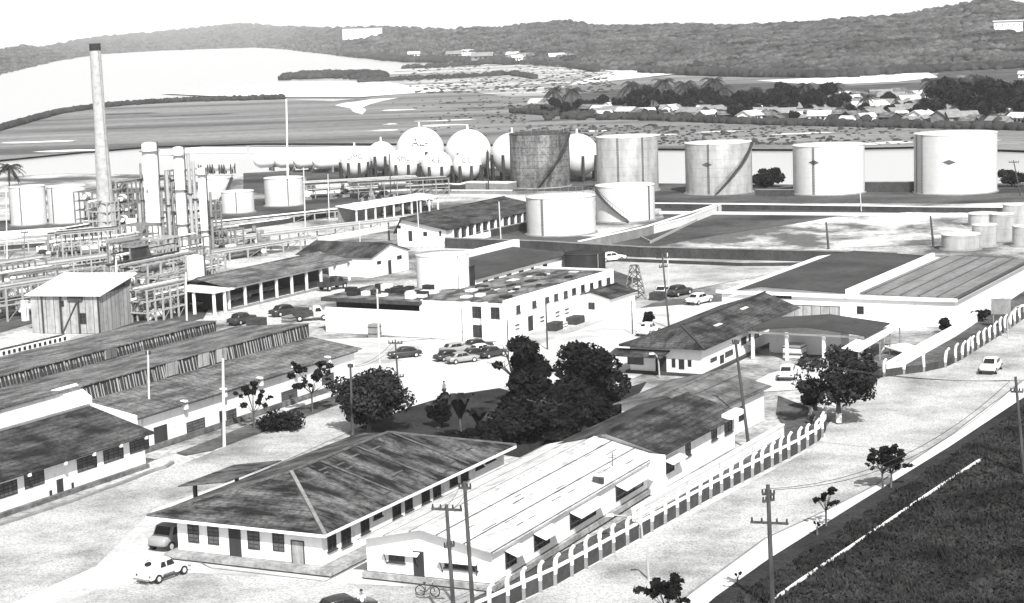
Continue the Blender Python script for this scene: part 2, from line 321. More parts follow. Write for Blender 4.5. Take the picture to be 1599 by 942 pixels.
def hill(name, base, top, grow, material, cols=160, rows=14, amp=.05, seed=3):
    x0, x1 = base[0][0], base[-1][0]; grid = []
    for i in range(cols+1):
        x = x0+(x1-x0)*i/cols; B = P(x, interp(base, x), 0); D = B.length*grow
        ray = RM @ Vector((x-CX, CY-interp(top, x), -FPX)); t = D/math.hypot(ray.x, ray.y)
        R_ = Vector((ray.x*t, ray.y*t, CAMH+ray.z*t)); col = []
        for j in range(rows+1):
            u = j/rows; q = B.lerp(R_, u); q.z = R_.z*(u**.85)
            q.z *= 1+amp*noise.noise(Vector((q.x*.004, q.y*.004, seed)))*2*(1-u)
            if j == 0: q.z = -1.5
            col.append(q)
        for k in (1.15, 1.4, 1.8):
            q = Vector((R_.x*k, R_.y*k, max(-2, R_.z*(1-(k-1)*1.3)))); col.append(q)
        grid.append(col)
    n = rows+4; V = [v for c in grid for v in c]
    F = [(i*n+j, (i+1)*n+j, (i+1)*n+j+1, i*n+j+1) for i in range(cols) for j in range(n-1)]
    o = MB().add(V, F, True).build(name, material); tag(o, kind='structure'); return grid, rows
def on_hill(grid, rows, n, seed, u0=0, u1=1):
    rg = random.Random(seed); out = []
    for _ in range(n):
        i = rg.random()*(len(grid)-1.001); j = (u0+(u1-u0)*rg.random())*rows*.999; a = int(i); b_ = int(j)
        q = grid[a][b_].lerp(grid[a+1][b_], i-a).lerp(grid[a][b_+1].lerp(grid[a+1][b_+1], i-a), j-b_); out.append(q)
    return out
g1 = hill('far_hills_left', [(-160,165),(0,116),(80,97),(150,85),(250,79),(400,74),(445,77),(530,87),(640,96),(720,98),(800,101),(900,108),(960,112)],
          [(-160,90),(0,79),(40,72),(60,77),(90,70),(150,60),(240,52),(330,43),(370,38),(440,43),(500,45),(600,43),(700,47),(780,43),(840,37),(880,33),(920,38),(960,46)], 1.7, 'hill', 200)
g2 = hill('forested_hill_right', [(880,104),(960,110),(1060,113),(1200,118),(1330,121),(1420,112),(1599,106),(2000,100)],
          [(880,47),(960,44),(1050,40),(1150,43),(1280,37),(1330,32),(1420,25),(1500,10),(1530,2),(1560,3),(1599,8),(1800,-6),(2000,0)], 1.75, 'hill', 200)
pts = on_hill(*g2, 13000, 5); rr = [rnd.uniform(1.6,4.4)*(p.length/1400)**.8 for p in pts]
tag(clumps('forest', pts, rr, 'canopy', .75, 2), 'dense dark forest covering the long hill at upper right', 'forest', kind='stuff')
pts = on_hill(*g1, 7000, 6); rr = [rnd.uniform(2.5,7)*(p.length/3500)**.9 for p in pts]
tag(clumps('forest', pts, rr, 'canopy', .7, 3), 'pale distant woods on the low hills across the bay at upper left', 'forest', kind='stuff')
def belt(name, line, wd, n, r, label, seed, material='mang'):
    rg = random.Random(seed); pp = []; rr = []; g = [P(x,y,0) for x,y in line]; L = [(b_-a).length for a,b_ in zip(g[:-1],g[1:])]
    for _ in range(n):
        t = rg.random()*sum(L); k = 0
        while t > L[k] and k < len(L)-1: t -= L[k]; k += 1
        q = g[k].lerp(g[k+1], t/L[k]); q = q+Vector((0, rg.gauss(0, wd*.4), 0)); rad = r*rg.uniform(.6,1.25); q.z = rad*.35; pp.append(q); rr.append(rad)
    tag(clumps(name, pp, rr, material, .75, seed), label, 'mangrove', kind='stuff')
belt('mangrove', [(-60,222),(0,203),(90,178),(150,169),(200,164),(300,158),(440,155)], 10, 1300, 1.9, 'dark line of mangroves edging the mud flat at left', 11)
belt('mangrove', [(445,122),(500,119),(560,119),(598,122)], 55, 900, 3.4, 'low dark mangrove island in the pale bay', 12)
belt('mangrove', [(560,128),(700,122),(780,118)], 25, 200, 2.2, 'thin mangrove strip on the sand spit', 13)
belt('mangrove', [(632,107),(720,103),(800,99),(880,104),(930,112)], 25, 500, 2.8, 'thin mangrove fringe along the far channel', 14)
belt('mangrove', [(530,86),(640,96),(720,97),(800,101)], 40, 600, 4.5, 'dark shoreline trees under the far hills', 15)
belt('mangrove', [(770,118),(800,117),(835,123)], 25, 160, 2.4, 'small dark islet of mangroves left of the village', 16)
belt('mangrove', [(800,176),(870,181),(1000,187),(1150,193),(1300,197),(1450,200),(1640,204)], 4, 800, 1.7, 'dark bushes along the river bank below the village', 17)
rs = random.Random(88); pp = []; r2 = []
for _ in range(1000):
    x = rs.triangular(600,1599,900); y = rs.choice([rs.uniform(150,222), rs.gauss(162,6), rs.gauss(186,4)])
    if x > 820: y = rs.uniform(196,226)
    q = P(x, y, 0); k = rs.uniform(.25,.8)*(1.6 if rs.random()<.1 else 1); pp.append((q.x,q.y,k*.1)); r2.append(k)
tag(clumps('scrub', pp, r2, 'mang', .5, 77), 'scattered dark scrub dotted over the mud flats', 'scrub', kind='stuff')
pp = []; r2 = []
for _ in range(700):
    x = rs.uniform(640,960); y = rs.uniform(104,146); q = P(x, y, 0); k = rs.uniform(.5,1.6); pp.append((q.x,q.y,k*.1)); r2.append(k)
tag(clumps('scrub', pp, r2, 'mang', .4, 78), 'dark scrub islets in the pale marsh channels', 'scrub', kind='stuff')
belt('mangrove', [(1000,113),(1150,118),(1300,121),(1440,112),(1599,106)], 20, 600, 3.5, 'dark shoreline trees at the foot of the right hill', 18)
# ------------------------------------------------------------------ buildings
G0 = .25                                                   # level of the plant ground
class Bld:
    def __init__(s, name, label, cat, p0, p1, p2, z, L=None, W=None, az=None, group=None):
        a, b_, c = P(*p0, z), P(*p1, z), P(*p2, z)
        if az is None: u = (b_-a).normalized()
        else: u, _ = xy(az)
        n = Vector((-u.y, u.x, 0)); s.u, s.n = u, n
        s.L = L or (b_-a).dot(u); s.W = W or (c-a).dot(n)
        s.O = Vector((a.x, a.y, G0)); s.T = thing(name, label, cat, s.O, math.atan2(u.y, u.x), group)
        s.wS, s.wF = 0.0, 0.0
    def g(s, x, y, z): return s.O+s.u*x+s.n*y+Vector((0,0,z))
    def part(s, mb, name, material): return mb.build(name, material, s.T)
    def hit(s, face, px, py):
        d = RM @ Vector((px-CX, CY-py, -FPX)); C0 = Vector((0,0,CAMH))
        nn = s.n if face == 'S' else s.u; off = s.wS if face == 'S' else s.wF
        t = ((s.O+nn*off)-C0).dot(nn)/d.dot(nn); q = C0+d*t-s.O
        return (q.dot(s.u) if face == 'S' else q.dot(s.n)), q.z
    def opening(s, face, x0, y0, x1, y1, name='window', pane='glass', fr='frame', mull=1, sill=False, sub='pane', grow=0):
        ym = (y0+y1)/2
        a, _ = s.hit(face, x0, ym); b_, _ = s.hit(face, x1, ym)
        # remove the slant of the wall from the bounding box
        za = s.hit(face, (x0+x1)/2, ym)[1]; c1 = s.g(b_, s.wS, za) if face == 'S' else s.g(s.wF, b_, za); c0 = s.g(a, s.wS, za) if face == 'S' else s.g(s.wF, a, za)
        sl = abs(Q(c1)[1]-Q(c0)[1])/2; sl = min(sl, (y1-y0)*.4)
        _, zt = s.hit(face, (x0+x1)/2, y0+sl); _, zb = s.hit(face, (x0+x1)/2, y1-sl)
        lo, hi = min(a,b_), max(a,b_); zt += grow
        if name == 'door': zb = max(zb, .02)
        return s.op(face, lo, hi, zb, zt, name, pane, fr, mull, sill, sub)
    def op(s, face, lo, hi, zb, zt, name='window', pane='glass', fr='frame', mull=1, sill=False, sub='pane'):
        t = .07
        def bx(mb, a, b_, c, d, o0, o1):
            if face == 'S': mb.box(a, b_, s.wS-o1, s.wS-o0, c, d)
            else: mb.box(s.wF-o1, s.wF-o0, a, b_, c, d)
        fm = MB()
        bx(fm, lo, hi, zt-t, zt, .003, .055); bx(fm, lo, lo+t, zb, zt-t, .003, .055); bx(fm, hi-t, hi, zb, zt-t, .003, .055)
        if name != 'door': bx(fm, lo+t, hi-t, zb, zb+t, .003, .055)
        for i in range(1, mull+1 if name == 'window' else 1):
            c = lo+(hi-lo)*i/(mull+1); bx(fm, c-.03, c+.03, zb+t, zt-t, .003, .05)
        if name == 'window' and zt-zb > .9: bx(fm, lo+t, hi-t, (zb+zt)/2-.02, (zb+zt)/2+.02, .003, .046)
        if sill: bx(fm, lo-.08, hi+.08, zb-.09, zb-.003, .003, .14)
        f = s.part(fm, name, fr); pm = MB(); bx(pm, lo+t, hi-t, zb+(0 if name == 'door' else t), zt-t, .003, .02)
        pm.build(sub, pane, f); return f
def gable(b, x0, x1, y0, y1, ze, yr, zr, over=.5, t=.12, material='tile', side=None):
    """two roof slopes with the ridge along x"""
    side = over if side is None else side
    sl0 = (zr-ze)/(yr-y0) if yr > y0 else 0; sl1 = (zr-ze)/(y1-yr) if y1 > yr else 0; mb = MB()
    if yr-y0 > .1: mb.slab([(x0-side,y0-over,ze-sl0*over),(x1+side,y0-over,ze-sl0*over),(x1+side,yr,zr),(x0-side,yr,zr)], t)
    if y1-yr > .1: mb.slab([(x0-side,yr,zr),(x1+side,yr,zr),(x1+side,y1+over,ze-sl1*over),(x0-side,y1+over,ze-sl1*over)], t)
    r = b.part(mb, 'roof', material)
    rc = MB().beam((x0-side,yr,zr+.05),(x1+side,yr,zr+.05),.26,.12); rc.build('ridge_cap', material if material != 'wsheet' else 'wsheet', r)
    return r
# ---- hip-roofed office by the front yard
b = Bld('office_building', 'white office with a large dark tiled hip roof, nearest the white round-backed car', 'building', (507,835),(806,695),(237,803),2.9+G0)
L, W = b.L, b.W; e = 2.9; wy1 = 12.9; b.wS = .75; b.wF = .75; zr = 5.0
b.part(MB().box(.75, L-.8, .75, wy1, .45, e), 'wall', 'whited')
b.part(MB().box(-.35, L-.3, -.55, wy1+.5, .12, .42), 'plinth', 'plin'); b.part(MB().box(-.3, L-.35, -.5, wy1+.45, -.3, .117), 'footing', 'dgrey')
h = 7.45
F = [[(0,0,e),(0,W,e),(h,h,zr)], [(0,0,e),(L,0,e),(L-h,h,zr),(h,h,zr)], [(L,0,e),(L,W,e),(L-h,h,zr)], [(0,W,e),(L,W,e),(L-h,h,zr),(h,h,zr)]]
mb = MB()
for f in F: mb.slab(f, .1)
rf = b.part(mb, 'roof', 'tile')
MB().beam((0,0,e+.06),(h,h,zr+.06),.26,.14).build('hip_cap','grey',rf); MB().beam((L,0,e+.06),(L-h,h,zr+.06),.24,.12).beam((0,W,e+.06),(h,h,zr+.06),.24,.12).beam((h,h,zr+.08),(L-h,h,zr+.08),.26,.12).build('ridge_cap','tilec',rf)
for i in range(3):                                       # loose tile courses lying over the far slope
    x = 11+i*5.2; MB().beam((x, .3, e+.13),(x, h-.3, zr+.05), .2, .05).build('batten','tilec',rf)
b.part(MB().box(-.03,.03,0,W,e-.24,e-.02).box(0,L,-.03,.03,e-.24,e-.02), 'fascia', 'white')
fx = .2
for q in [(293.7,818,311,848.5),(324.5,821,342,851.5),(387,827,405.7,859),(426,831,444,862)]: b.opening('F', *q, pane='shutter', mull=1, sub='shutter')
b.opening('F',358.7,824.7,377,882,'door','door',sub='leaf'); b.opening('F',455.5,843,476,891,'door','sheet',sub='leaf')
for q in [(511,832,524.5,862),(532.5,822,547.5,855),(563,806,576,835),(583,797,596,811),(612.5,783,625.7,811),(632,773.5,643.7,800),(658,762,670.5,788.5),(676,752,688,780),(702,741,714,760),(719.5,735,731,753.5),(742.5,725,754.5,733.5),(758,712,772.5,723.5)]:
    b.opening('S', *q, mull=1, sill=True)
rgq = random.Random(5)
for i in range(34):                                      # slipped and bleached tiles
    y = rgq.uniform(.5,6.6); x = rgq.uniform(y+.5, L-y-2); z = e+y*(zr-e)/h+.015; w2 = rgq.uniform(.3,1.3)
    MB().slab([(x,y,z),(x+w2,y,z),(x+w2,y+.16,z+.045),(x,y+.16,z+.045)],.03).build('slipped_tile', 'tilec' if i%2 else 'door', rf)
# side wing with lower roof
mb = MB(); z2 = 2.7
mb.slab([(9,W-.6,z2+.7),(9,18.9,z2),(16.4,18.9,z2),(16.4,W-.6,z2+.7)], .1)
w_ = b.part(mb, 'porch_roof', 'tile')
b.part(MB().box(10.1,10.35,18.1,18.35,0,z2-.05).box(15.6,15.85,18.1,18.35,0,z2-.05), 'porch_post', 'dgrey')
F1 = b
# ---- white sheet-roofed workshop beside the road
b = Bld('workshop_building', 'long white workshop with a pale corrugated roof and hinged awnings beside the road fence', 'building', (772,860),(1035,706),(563,838),2.9+G0)
L, W = b.L, b.W; b.wS = .35; b.wF = .35; e = 2.9; yr = 5.3; zr = 3.95
prof = [(.35,.55),(W-.35,.55),(W-.35,e-.02),(yr,zr-.14),(.35,e-.02)]
b.part(MB().extx(prof, .35, L-.35), 'wall', 'white')
b.part(MB().box(.05,L,.1,W-.1,.12,.5), 'plinth', 'plin'); b.part(MB().box(.1,L-.05,.15,W-.15,-.3,.117), 'footing', 'dgrey')
r = gable(b, 0, L, .35, W-.35, e, yr, zr, .4, .06, 'wsheet', .3)
rg = random.Random(4)
for i in range(16):
    x = rg.uniform(1, L-2); y = rg.uniform(.6, 4.6); z = e+(y-.35)*(zr-e)/(yr-.35)+.03
    MB().box(x, x+rg.uniform(.5,2.2), y, y+rg.uniform(.03,.07), z-.01, z+.012).build('roof_seam_patch','dgrey',r)
b.opening('F',607.5,864,632,879,mull=1,sill=True); b.opening('F',646,860,662.5,904,'door','door',sub='leaf'); b.opening('F',694.5,873.5,745.5,891,mull=2,sill=True)
def awning(b, face, lo, hi, z, out=.8, drop=.35, material='white', legs=True):
    o0 = b.wS if face == 'S' else b.wF; mb = MB()
    pt = (lambda a, o, z_: (a, o0-o, z_)) if face == 'S' else (lambda a, o, z_: (o0-o, a, z_))
    mb.slab([pt(lo,.01,z),pt(hi,.01,z),pt(hi,out,z-drop),pt(lo,out,z-drop)], .05)
    a = b.part(mb, 'awning', material)
    if legs:
        for t in (lo+.15, hi-.15): MB().beam(pt(t,.03,z-1.0), pt(t,out-.05,z-drop-.06), .05).build('brace', 'frame', a)
for x0, y0, x1 in [(601,867,656),(688,880,748)]:
    a, za = b.hit('F', x0, y0); c, zc = b.hit('F', x1, y0+6); awning(b, 'F', min(a,c), max(a,c), max(za,zc)+.42, .45, .16)
for (x0, x1, yc) in [(787,808,852),(832,860,832),(888,932,792),(960,1006,755)]:
    a, za = b.hit('S', x0, yc+8); c, zc = b.hit('S', x1, yc-8); z = 2.35
    b.op('S', a+.1, c-.3, 1.0, z-.12, mull=2); awning(b, 'S', a, c, z, 1.0, .38)
b.part(MB().box(L*.62,L*.62+.3,.3,1.1,e+.05,e+.5), 'vent_box', 'dgrey')
b.part(MB().cyl((L*.78,1.5,3.1),(L*.78,1.5,4.2),.03).beam((L*.78,1.2,3.8),(L*.78,1.9,3.8),.03).beam((L*.78,1.2,4.0),(L*.78,1.8,4.0),.03), 'aerial', 'dsteel')
F2 = b
# ---- dark roof store continuing it
b = Bld('store_building', 'white store under a plain dark roof, joined to the far end of the pale-roofed workshop', 'building', (1037,705),(1157,641),(905,678),3.2+G0, W=9.6)
L, W = b.L, b.W; b.wS = .5; b.wF = .3; e = 3.2; yr = 4.9; zr = 4.4
b.part(MB().extx([(.5,0),(W-.5,0),(W-.5,e),(yr,zr-.15),(.5,e)], .3, L-.3), 'wall', 'whited')
gable(b, 0, L, .5, W-.5, e, yr, zr, .7, .1, 'tile2', .25)
b.part(MB().box(L-3.2,L-.2,-.45,.5,e-.15,e+.25), 'parapet', 'white')
for q in [(1070,690,1078,714),(1110.5,664,1119,689),(1131,654,1143,679)]: b.opening('S', *q, mull=1, sill=True)
a, za = b.hit('S', 1046, 716); b.op('S', 1.2, 3.0, 1.0, 2.1, mull=2); awning(b, 'S', .6, 3.6, 2.4, 1.0, .35)
b.part(MB().box(-1.5,-.2,-.2,1.5,0,3.0), 'entrance_block', 'white')
# ---- greyer roof behind
b = Bld('canteen_building', 'white building with a paler mottled grey roof behind the dark-roofed store', 'building', (1120,640),(1208,602),(1000,612),3.2+G0, W=9.8, az=30)
L, W = b.L, b.W; b.wS = .4; b.wF = .4; e = 3.2
b.part(MB().extx([(.4,0),(W-.4,0),(W-.4,e),(4.9,4.1),(.4,e)], .4, L-.4), 'wall', 'white')
gable(b, 0, L, .4, W-.4, e, 4.9, 4.25, .5, .1, 'rust', .3)
b.op('S', 2.2, 3.4, 1.0, 2.3); b.op('S', 5.5, 6.7, 1.0, 2.3)
# ---- hip-roofed gatehouse block
b = Bld('laboratory_building', 'white hip-roofed building with a mossy roof behind the big dark trees, centre right', 'building', (1100,546),(1250,480),(962,541),3+G0)
L, W = b.L, b.W; e = 3.0; zr = 4.6; b.wS = .7; b.wF = 1.0; h = 4.3
b.part(MB().box(1,L-.5,.7,W-.8,0,e), 'wall', 'white')
b.part(MB().box(.6,L-.3,.3,W-.4,-.2,.25), 'plinth', 'dgrey')
mb = MB()
for f in [[(0,0,e),(0,W,e),(h,h,zr)], [(0,0,e),(L,0,e),(L,h,zr),(h,h,zr)], [(0,W,e),(L,W,e),(L,h,zr),(h,h,zr)]]: mb.slab(f, .1)
rf = b.part(mb, 'roof', 'tile2'); MB().beam((0,0,e+.06),(h,h,zr+.06),.25,.12).beam((h,h,zr+.08),(L,h,zr+.08),.25,.12).beam((0,W,e+.06),(h,h,zr+.06),.25,.12).build('hip_cap','dgrey',rf)
for (x,y) in [(9,2.2),(13,5),(19,3),(22,5.5)]: MB().slab([(x,y,e+y*.36+.14),(x+1.8,y,e+y*.36+.14),(x+1.8,y+.4,e+y*.36+.2),(x,y+.4,e+y*.36+.2)],.05).build('roof_patch','walk',rf)
b.part(MB().extx([(0,e),(W,e),(h,zr)], L-.2, L-.05), 'gable_end', 'white')
b.part(MB().slab([(.9,4.2,2.55),(-1.3,4.2,2.15),(-1.3,W+.8,2.15),(.9,W+.8,2.55)],.1), 'porch_roof', 'tile2')
b.opening('F',980,557,1005,570); b.opening('F',1024,556,1041,588,'door','door',sub='leaf')
for q in [(1049,560,1055,574),(1060,561,1069,577),(1074,562,1080,573)]: b.opening('F', *q, mull=0)
for q in [(1109,556,1119,567),(1132,545,1144,559),(1157,525,1165,540),(1169,516,1185,533)]: b.opening('S', *q)
b.opening('S',1124,553,1130,569,'door','door',sub='leaf')
# ---- open loading shelter behind the street tree
b = Bld('loading_shelter', 'open shelter with a wide dark roof on white pillars behind the street tree', 'shelter', (1345,522),(1366,497),(1203,509),3.3+G0, L=8.5, W=12.5, az=28)
L, W = b.L, b.W
b.part(MB().slab([(0,-.5,3.2),(L,-.5,3.2),(L,W*.5,3.9),(0,W*.5,3.9)],.14).slab([(0,W*.5,3.9),(L,W*.5,3.9),(L,W,3.3),(0,W,3.3)],.14), 'roof', 'whdark')
b.part(MB().box(0,.16,-.3,W,2.85,3.05), 'beam', 'grey')
for y in (0, W*.33, W*.66, W-.4):
    for x in (.4, L-.6): b.part(MB().box(x,x+.3,y,y+.3,0,3.1), 'pillar', 'white')
b.part(MB().box(L*.55,L-1,W*.3,W-.6,0,2.9), 'wall', 'white')
b.part(MB().box(L*.3,L*.5,1,3,0,1.4), 'counter', 'dgrey')
# ---- warehouse
b = Bld('warehouse', 'huge white warehouse with one dark and one ribbed pale roof at right', 'warehouse', (1494,465),(1610,405),(1172,437),3.6+G0, W=29.5)
L, W = b.L, b.W; b.wS = .3; b.wF = .3; yv = 13.2; zr = 4.15
b.part(MB().extx([(.3,0),(W-.3,0),(W-.3,3.3),(24,zr-.16),(yv,3.62),(.3,3.42)], .3, L-.3), 'wall', 'white')
b.part(MB().slab([(-.1,0,3.6),(L,0,3.6),(L,yv-1.6,3.8),(-.1,yv-1.6,3.8)],.12), 'roof', 'whroof')
b.part(MB().slab([(-.1,yv,3.72),(L,yv,3.72),(L,24,zr),(-.1,24,zr)],.12).slab([(-.1,24,zr),(L,24,zr),(L,W+.3,3.1),(-.1,W+.3,3.1)],.12), 'roof', 'whdark')
b.part(MB().box(-.15,L,yv-.35,yv+.1,3.5,4.12), 'parapet', 'white'); b.part(MB().box(.6,L,yv-1.55,yv-.37,3.4,3.55), 'gutter', 'dgrey')
b.part(MB().box(-.16,-.11,-.1,W+.3,3.1,3.5), 'fascia', 'white')
b.part(MB().box(-.1,L,-.32,-.12,3.42,3.62), 'gutter', 'frame')
b.opening('F',1199,457,1236,467,mull=5)
a, z0 = b.hit('F',1237,462); c, z1 = b.hit('F',1312,462); b.op('F', min(a,c), max(a,c), .05, 2.0, 'door', 'sheet', sub='leaf')
b.opening('F',1338,478,1349,491,mull=0)
# ---- left low workshops
b = Bld('workshop_building', 'low white workshop with a dark gable roof and six big windows at left edge', 'building', (0,752),(243,675),(137,632),3+G0, W=14)
L, W = b.L, b.W; b.wS = .8; b.wF = .5; x0 = -14; e = 3.0; zr = 4.9
b.part(MB().extx([(.8,0),(W-.8,0),(W-.8,e),(7.2,zr-.15),(.8,e)], x0+.3, L-.6), 'wall', 'whited')
mb = MB().slab([(x0,0,e),(L,0,e),(L,7.2,zr),(x0,7.2,zr)],.12).slab([(x0,7.2,zr),(L,7.2,zr),(L,W,e),(x0,W,e)],.12)
rf = b.part(mb, 'roof', 'tile2'); MB().beam((x0,7.2,zr+.05),(L,7.2,zr+.05),.3,.14).build('ridge_cap','grey',rf)
b.part(MB().box(x0,L-.6,.4,.8,-.2,.32), 'plinth', 'stain')
for q in [(120,707.5,151,739),(161,694,192.5,725),(202,681,232.5,710),(37.5,733,69,765),(-2,748,27,780)]: b.opening('S', *q, pane='shutter', mull=3, sub='shutter', fr='dgrey')
b.opening('S',89,746,99,788,'door','door',sub='leaf'); b.opening('S',77,765,81,777,mull=0); b.opening('S',111.5,753,115,766,mull=0)
for x in (3.2, 7.4, 10.9, 14.3, 17.6): b.part(MB().box(x,x+.25,-.05,.2,e-.35,e-.1), 'rafter_end', 'white')
# ---- saw-tooth factory
b = Bld('factory', 'long factory with three stepped dark roofs and slatted clerestory bands at left', 'factory', (215,650),(555,546),(0,600),3.6+G0, W=30, az=28)
L, W = 36.5, 30; b.L = L; b.wS = .4; b.wF = .4; xm = -14
b.part(MB().extx([(.4,0),(6.3,0),(6.3,4.35),(.4,3.45)], .3, L-.3), 'wall', 'whited')
b.part(MB().extx([(6.3,0),(15.8,0),(15.8,5.0),(6.3,5.8)], xm, L-.6), 'wall', 'whited')
b.part(MB().extx([(15.8,0),(29.6,0),(29.6,4.6),(24.5,5.8),(15.8,6.1)], xm, L-4), 'wall', 'whited')
b.part(MB().slab([(-.3,-.3,3.55),(L+.3,-.3,3.55),(L+.3,6.2,4.5),(-.3,6.2,4.5)],.1), 'roof', 'shed')
b.part(MB().slab([(xm,6.0,6.02),(L,6.0,6.02),(L,15.7,5.25),(xm,15.7,5.25)],.1), 'roof', 'shed')
b.part(MB().slab([(xm,15.5,6.42),(L-3.5,15.5,6.42),(L-3.5,24.5,6.05),(xm,24.5,6.05)],.1), 'roof', 'shed')
b.part(MB().slab([(xm,25.2,6.7),(20,25.2,6.7),(20,30,4.9),(xm,30,4.9)],.1).slab([(20,24.5,6.05),(L-3.5,24.5,6.05),(L-3.5,30,4.6),(20,30,4.6)],.1), 'roof', 'shed')
rg = random.Random(9)
def clerestory(xa, xb, y, z0, z1):
    bk = b.part(MB().box(xa,xb,y-.05,y-.003,z0,z1), 'clerestory', 'dgrey'); i = 0; x = xa+.3; n = 0
    sl = MB()
    while x < xb-.6:
        if rg.random() < .045:
            sl.box(x,x+1.7,y-.22,y-.06,z0+.1,z1-.02); x += 1.9
        else:
            k_ = rg.uniform(.1,.24); q_ = rg.uniform(-.06,.06); z2_ = z1-rg.uniform(.02,.3)*(rg.random()<.4)-.02; sl.slab([(x,y-.09,z2_),(x+k_,y-.09,z2_),(x+k_+q_,y-.3,z0+.05),(x+q_,y-.3,z0+.05)],.03); x += rg.uniform(.34,.62)
    sl.build('slats', 'sheet', bk)
clerestory(.2, L, 6.2, 4.52, 5.9); clerestory(xm, L-3.5, 15.7, 5.27, 6.3)
vb = b.part(MB().box(xm,20,24.55,24.7,6.08,6.6), 'vent_band', 'whited'); x = xm
while x < 19.6: MB().box(x,x+.35,24.5,24.547,6.16,6.5).build('vent', 'black', vb); x += .75
b.part(MB().extx([(5.2,0),(7.6,0),(7.6,5.95),(6.9,6.15),(5.2,5.0)], -2.4, .18), 'end_block', 'white')
b.part(MB().extx([(15.2,5.3),(16.2,5.3),(16.2,6.6),(15.2,6.3)], xm-.3, xm+1.2), 'end_block', 'white')
b.part(MB().extx([(-.2,2.9),(6.2,4.2),(6.2,4.8),(-.2,3.75)], -.55, -.32), 'gable_parapet', 'white')
b.part(MB().box(-.2,L,.12,.38,3.2,3.42), 'eave_beam', 'grey')
for x in (6.6, 12.6, 18.5, 24.5, 30.5): b.part(MB().box(x,x+.4,-.2,.38,2.9,3.72), 'parapet_block', 'white')
b.part(MB().box(0,L,.2,.38,0,.5), 'plinth', 'stain')
b.opening('S',241,661,262,724,'door','door',sub='leaf')
for q in [(291,651,320,681),(353,637,369,661),(439,605,464,627),(502,581,521,602)]: b.opening('S', *q, pane='shutter', mull=2, sub='shutter')
b.opening('S',342.5,641,346.5,663,mull=0)
# ---- central office block
b = Bld('office_building', 'two-storey white flat-roofed office with a row of upper windows, mid centre', 'building', (788,474),(958,424),(490,466),4.5+G0)
L, W = b.L, b.W; e = 4.5; b.wS = 0; b.wF = 0; D1 = 11.5
b.part(MB().box(0,L,0,D1,0,e), 'wall', 'white')
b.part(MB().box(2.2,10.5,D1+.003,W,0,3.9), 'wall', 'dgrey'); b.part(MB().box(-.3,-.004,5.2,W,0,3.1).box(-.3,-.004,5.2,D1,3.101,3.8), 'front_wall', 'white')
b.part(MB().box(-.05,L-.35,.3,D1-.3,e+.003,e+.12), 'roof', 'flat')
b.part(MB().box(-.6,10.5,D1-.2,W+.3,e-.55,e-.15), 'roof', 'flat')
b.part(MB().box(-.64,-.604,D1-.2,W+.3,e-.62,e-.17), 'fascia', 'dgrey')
b.part(MB().box(0,L,0,.25,e+.003,e+.32).box(L-.34,L,.26,D1,e+.003,e+.32), 'parapet', 'white')
for y in (2.2,): b.part(MB().box(-.9,0-.003,y,y+.45,0,e+.1), 'fin', 'white')
b.part(MB().box(-1.1,-.003,4.6,5.1,0,e+.1), 'fin', 'white')
for y0,y1 in ((.7,1.9),(2.9,4.4)):
    b.op('F', y0, y1, 2.6, 4.0, mull=1)
    if y0 > 2: b.op('F', y0, y1, .3, 1.8, mull=1)
for q in [(806,476,812,490),(831,469,837,481),(851,463,857,473),(865,458,871,470),(880,453.5,886,466),(893,449,899,460.5),(907,444,912.5,456),(921,441,926,452),(934,437,939,448),(947,433,952.5,445)]:
    b.opening('S', *q, mull=1, sill=True)
b.opening('S',824.5,492,832,518,'door','door',sub='leaf')
for x in (2.3, 8.5, 12.5, 15): b.part(MB().box(x,x+.9,-.12,-.003,1.5,1.62).box(x,x+.9,-.12,-.003,1.05,1.13), 'louvre', 'frame')
rg = random.Random(21)
for i in range(26):
    x = rg.uniform(.6, 9.2); y = rg.uniform(D1+.5, W-1.2); s_ = rg.uniform(.5,1.0)
    b.part(MB().box(x,x+s_,y,y+s_*1.3,e-.147,e-.15+rg.uniform(.25,.8)), 'roof_hatch', 'black' if i%3 else 'walk')
for i in range(30):
    x = rg.uniform(1, L-2.5); y = rg.uniform(.8, D1-2); 
    b.part(MB().box(x,x+rg.uniform(.5,1.8),y,y+rg.uniform(.3,1.1),e+.125,e+.125+rg.uniform(.05,.35)), 'roof_debris', ['walk','black','grey'][i%3])
MOFF = b
# ---- annex behind it
b = Bld('annex_building', 'white annex with a dark flat roof and white end parapet behind the central office', 'building', (742,436),(882,397),(640,440),3.6+G0, W=9, az=29)
L, W = b.L, b.W; b.wS = 0; b.wF = 0
b.part(MB().box(0,L,0,W,0,3.5), 'wall', 'white'); b.part(MB().slab([(-.2,-.4,3.75),(L,-.4,3.75),(L,W,4.5),(-.2,W,4.5)],.15), 'roof', 'whdark')
b.part(MB().slab([(6,W+.01,5.3),(L+2,W+.01,5.3),(L+2,W+.9,5.3),(6,W+.9,5.3)],1.6), 'parapet', 'white')
for x in (2,5,8.5,12,15.5,19): b.op('S', x, x+1.3, 2.2, 3.1)
# ---- little gable house by the office
b = Bld('gatehouse', 'tiny white house with one square window against the office side wall', 'house', (952,497),(982,484),(900,494),G0, L=7.5, W=5.2, az=29)
L, W = b.L, b.W; b.wS = 0; b.wF = 0
b.part(MB().extx([(0,0),(W,0),(W,2.5),(W*.5,3.1),(0,2.5)], 0, L), 'wall', 'white'); gable(b,0,L,0,W,2.55,W*.5,3.25,.35,.08,'tile2',.2)
b.op('F', 2.0, 2.9, 1.0, 1.9, mull=1)
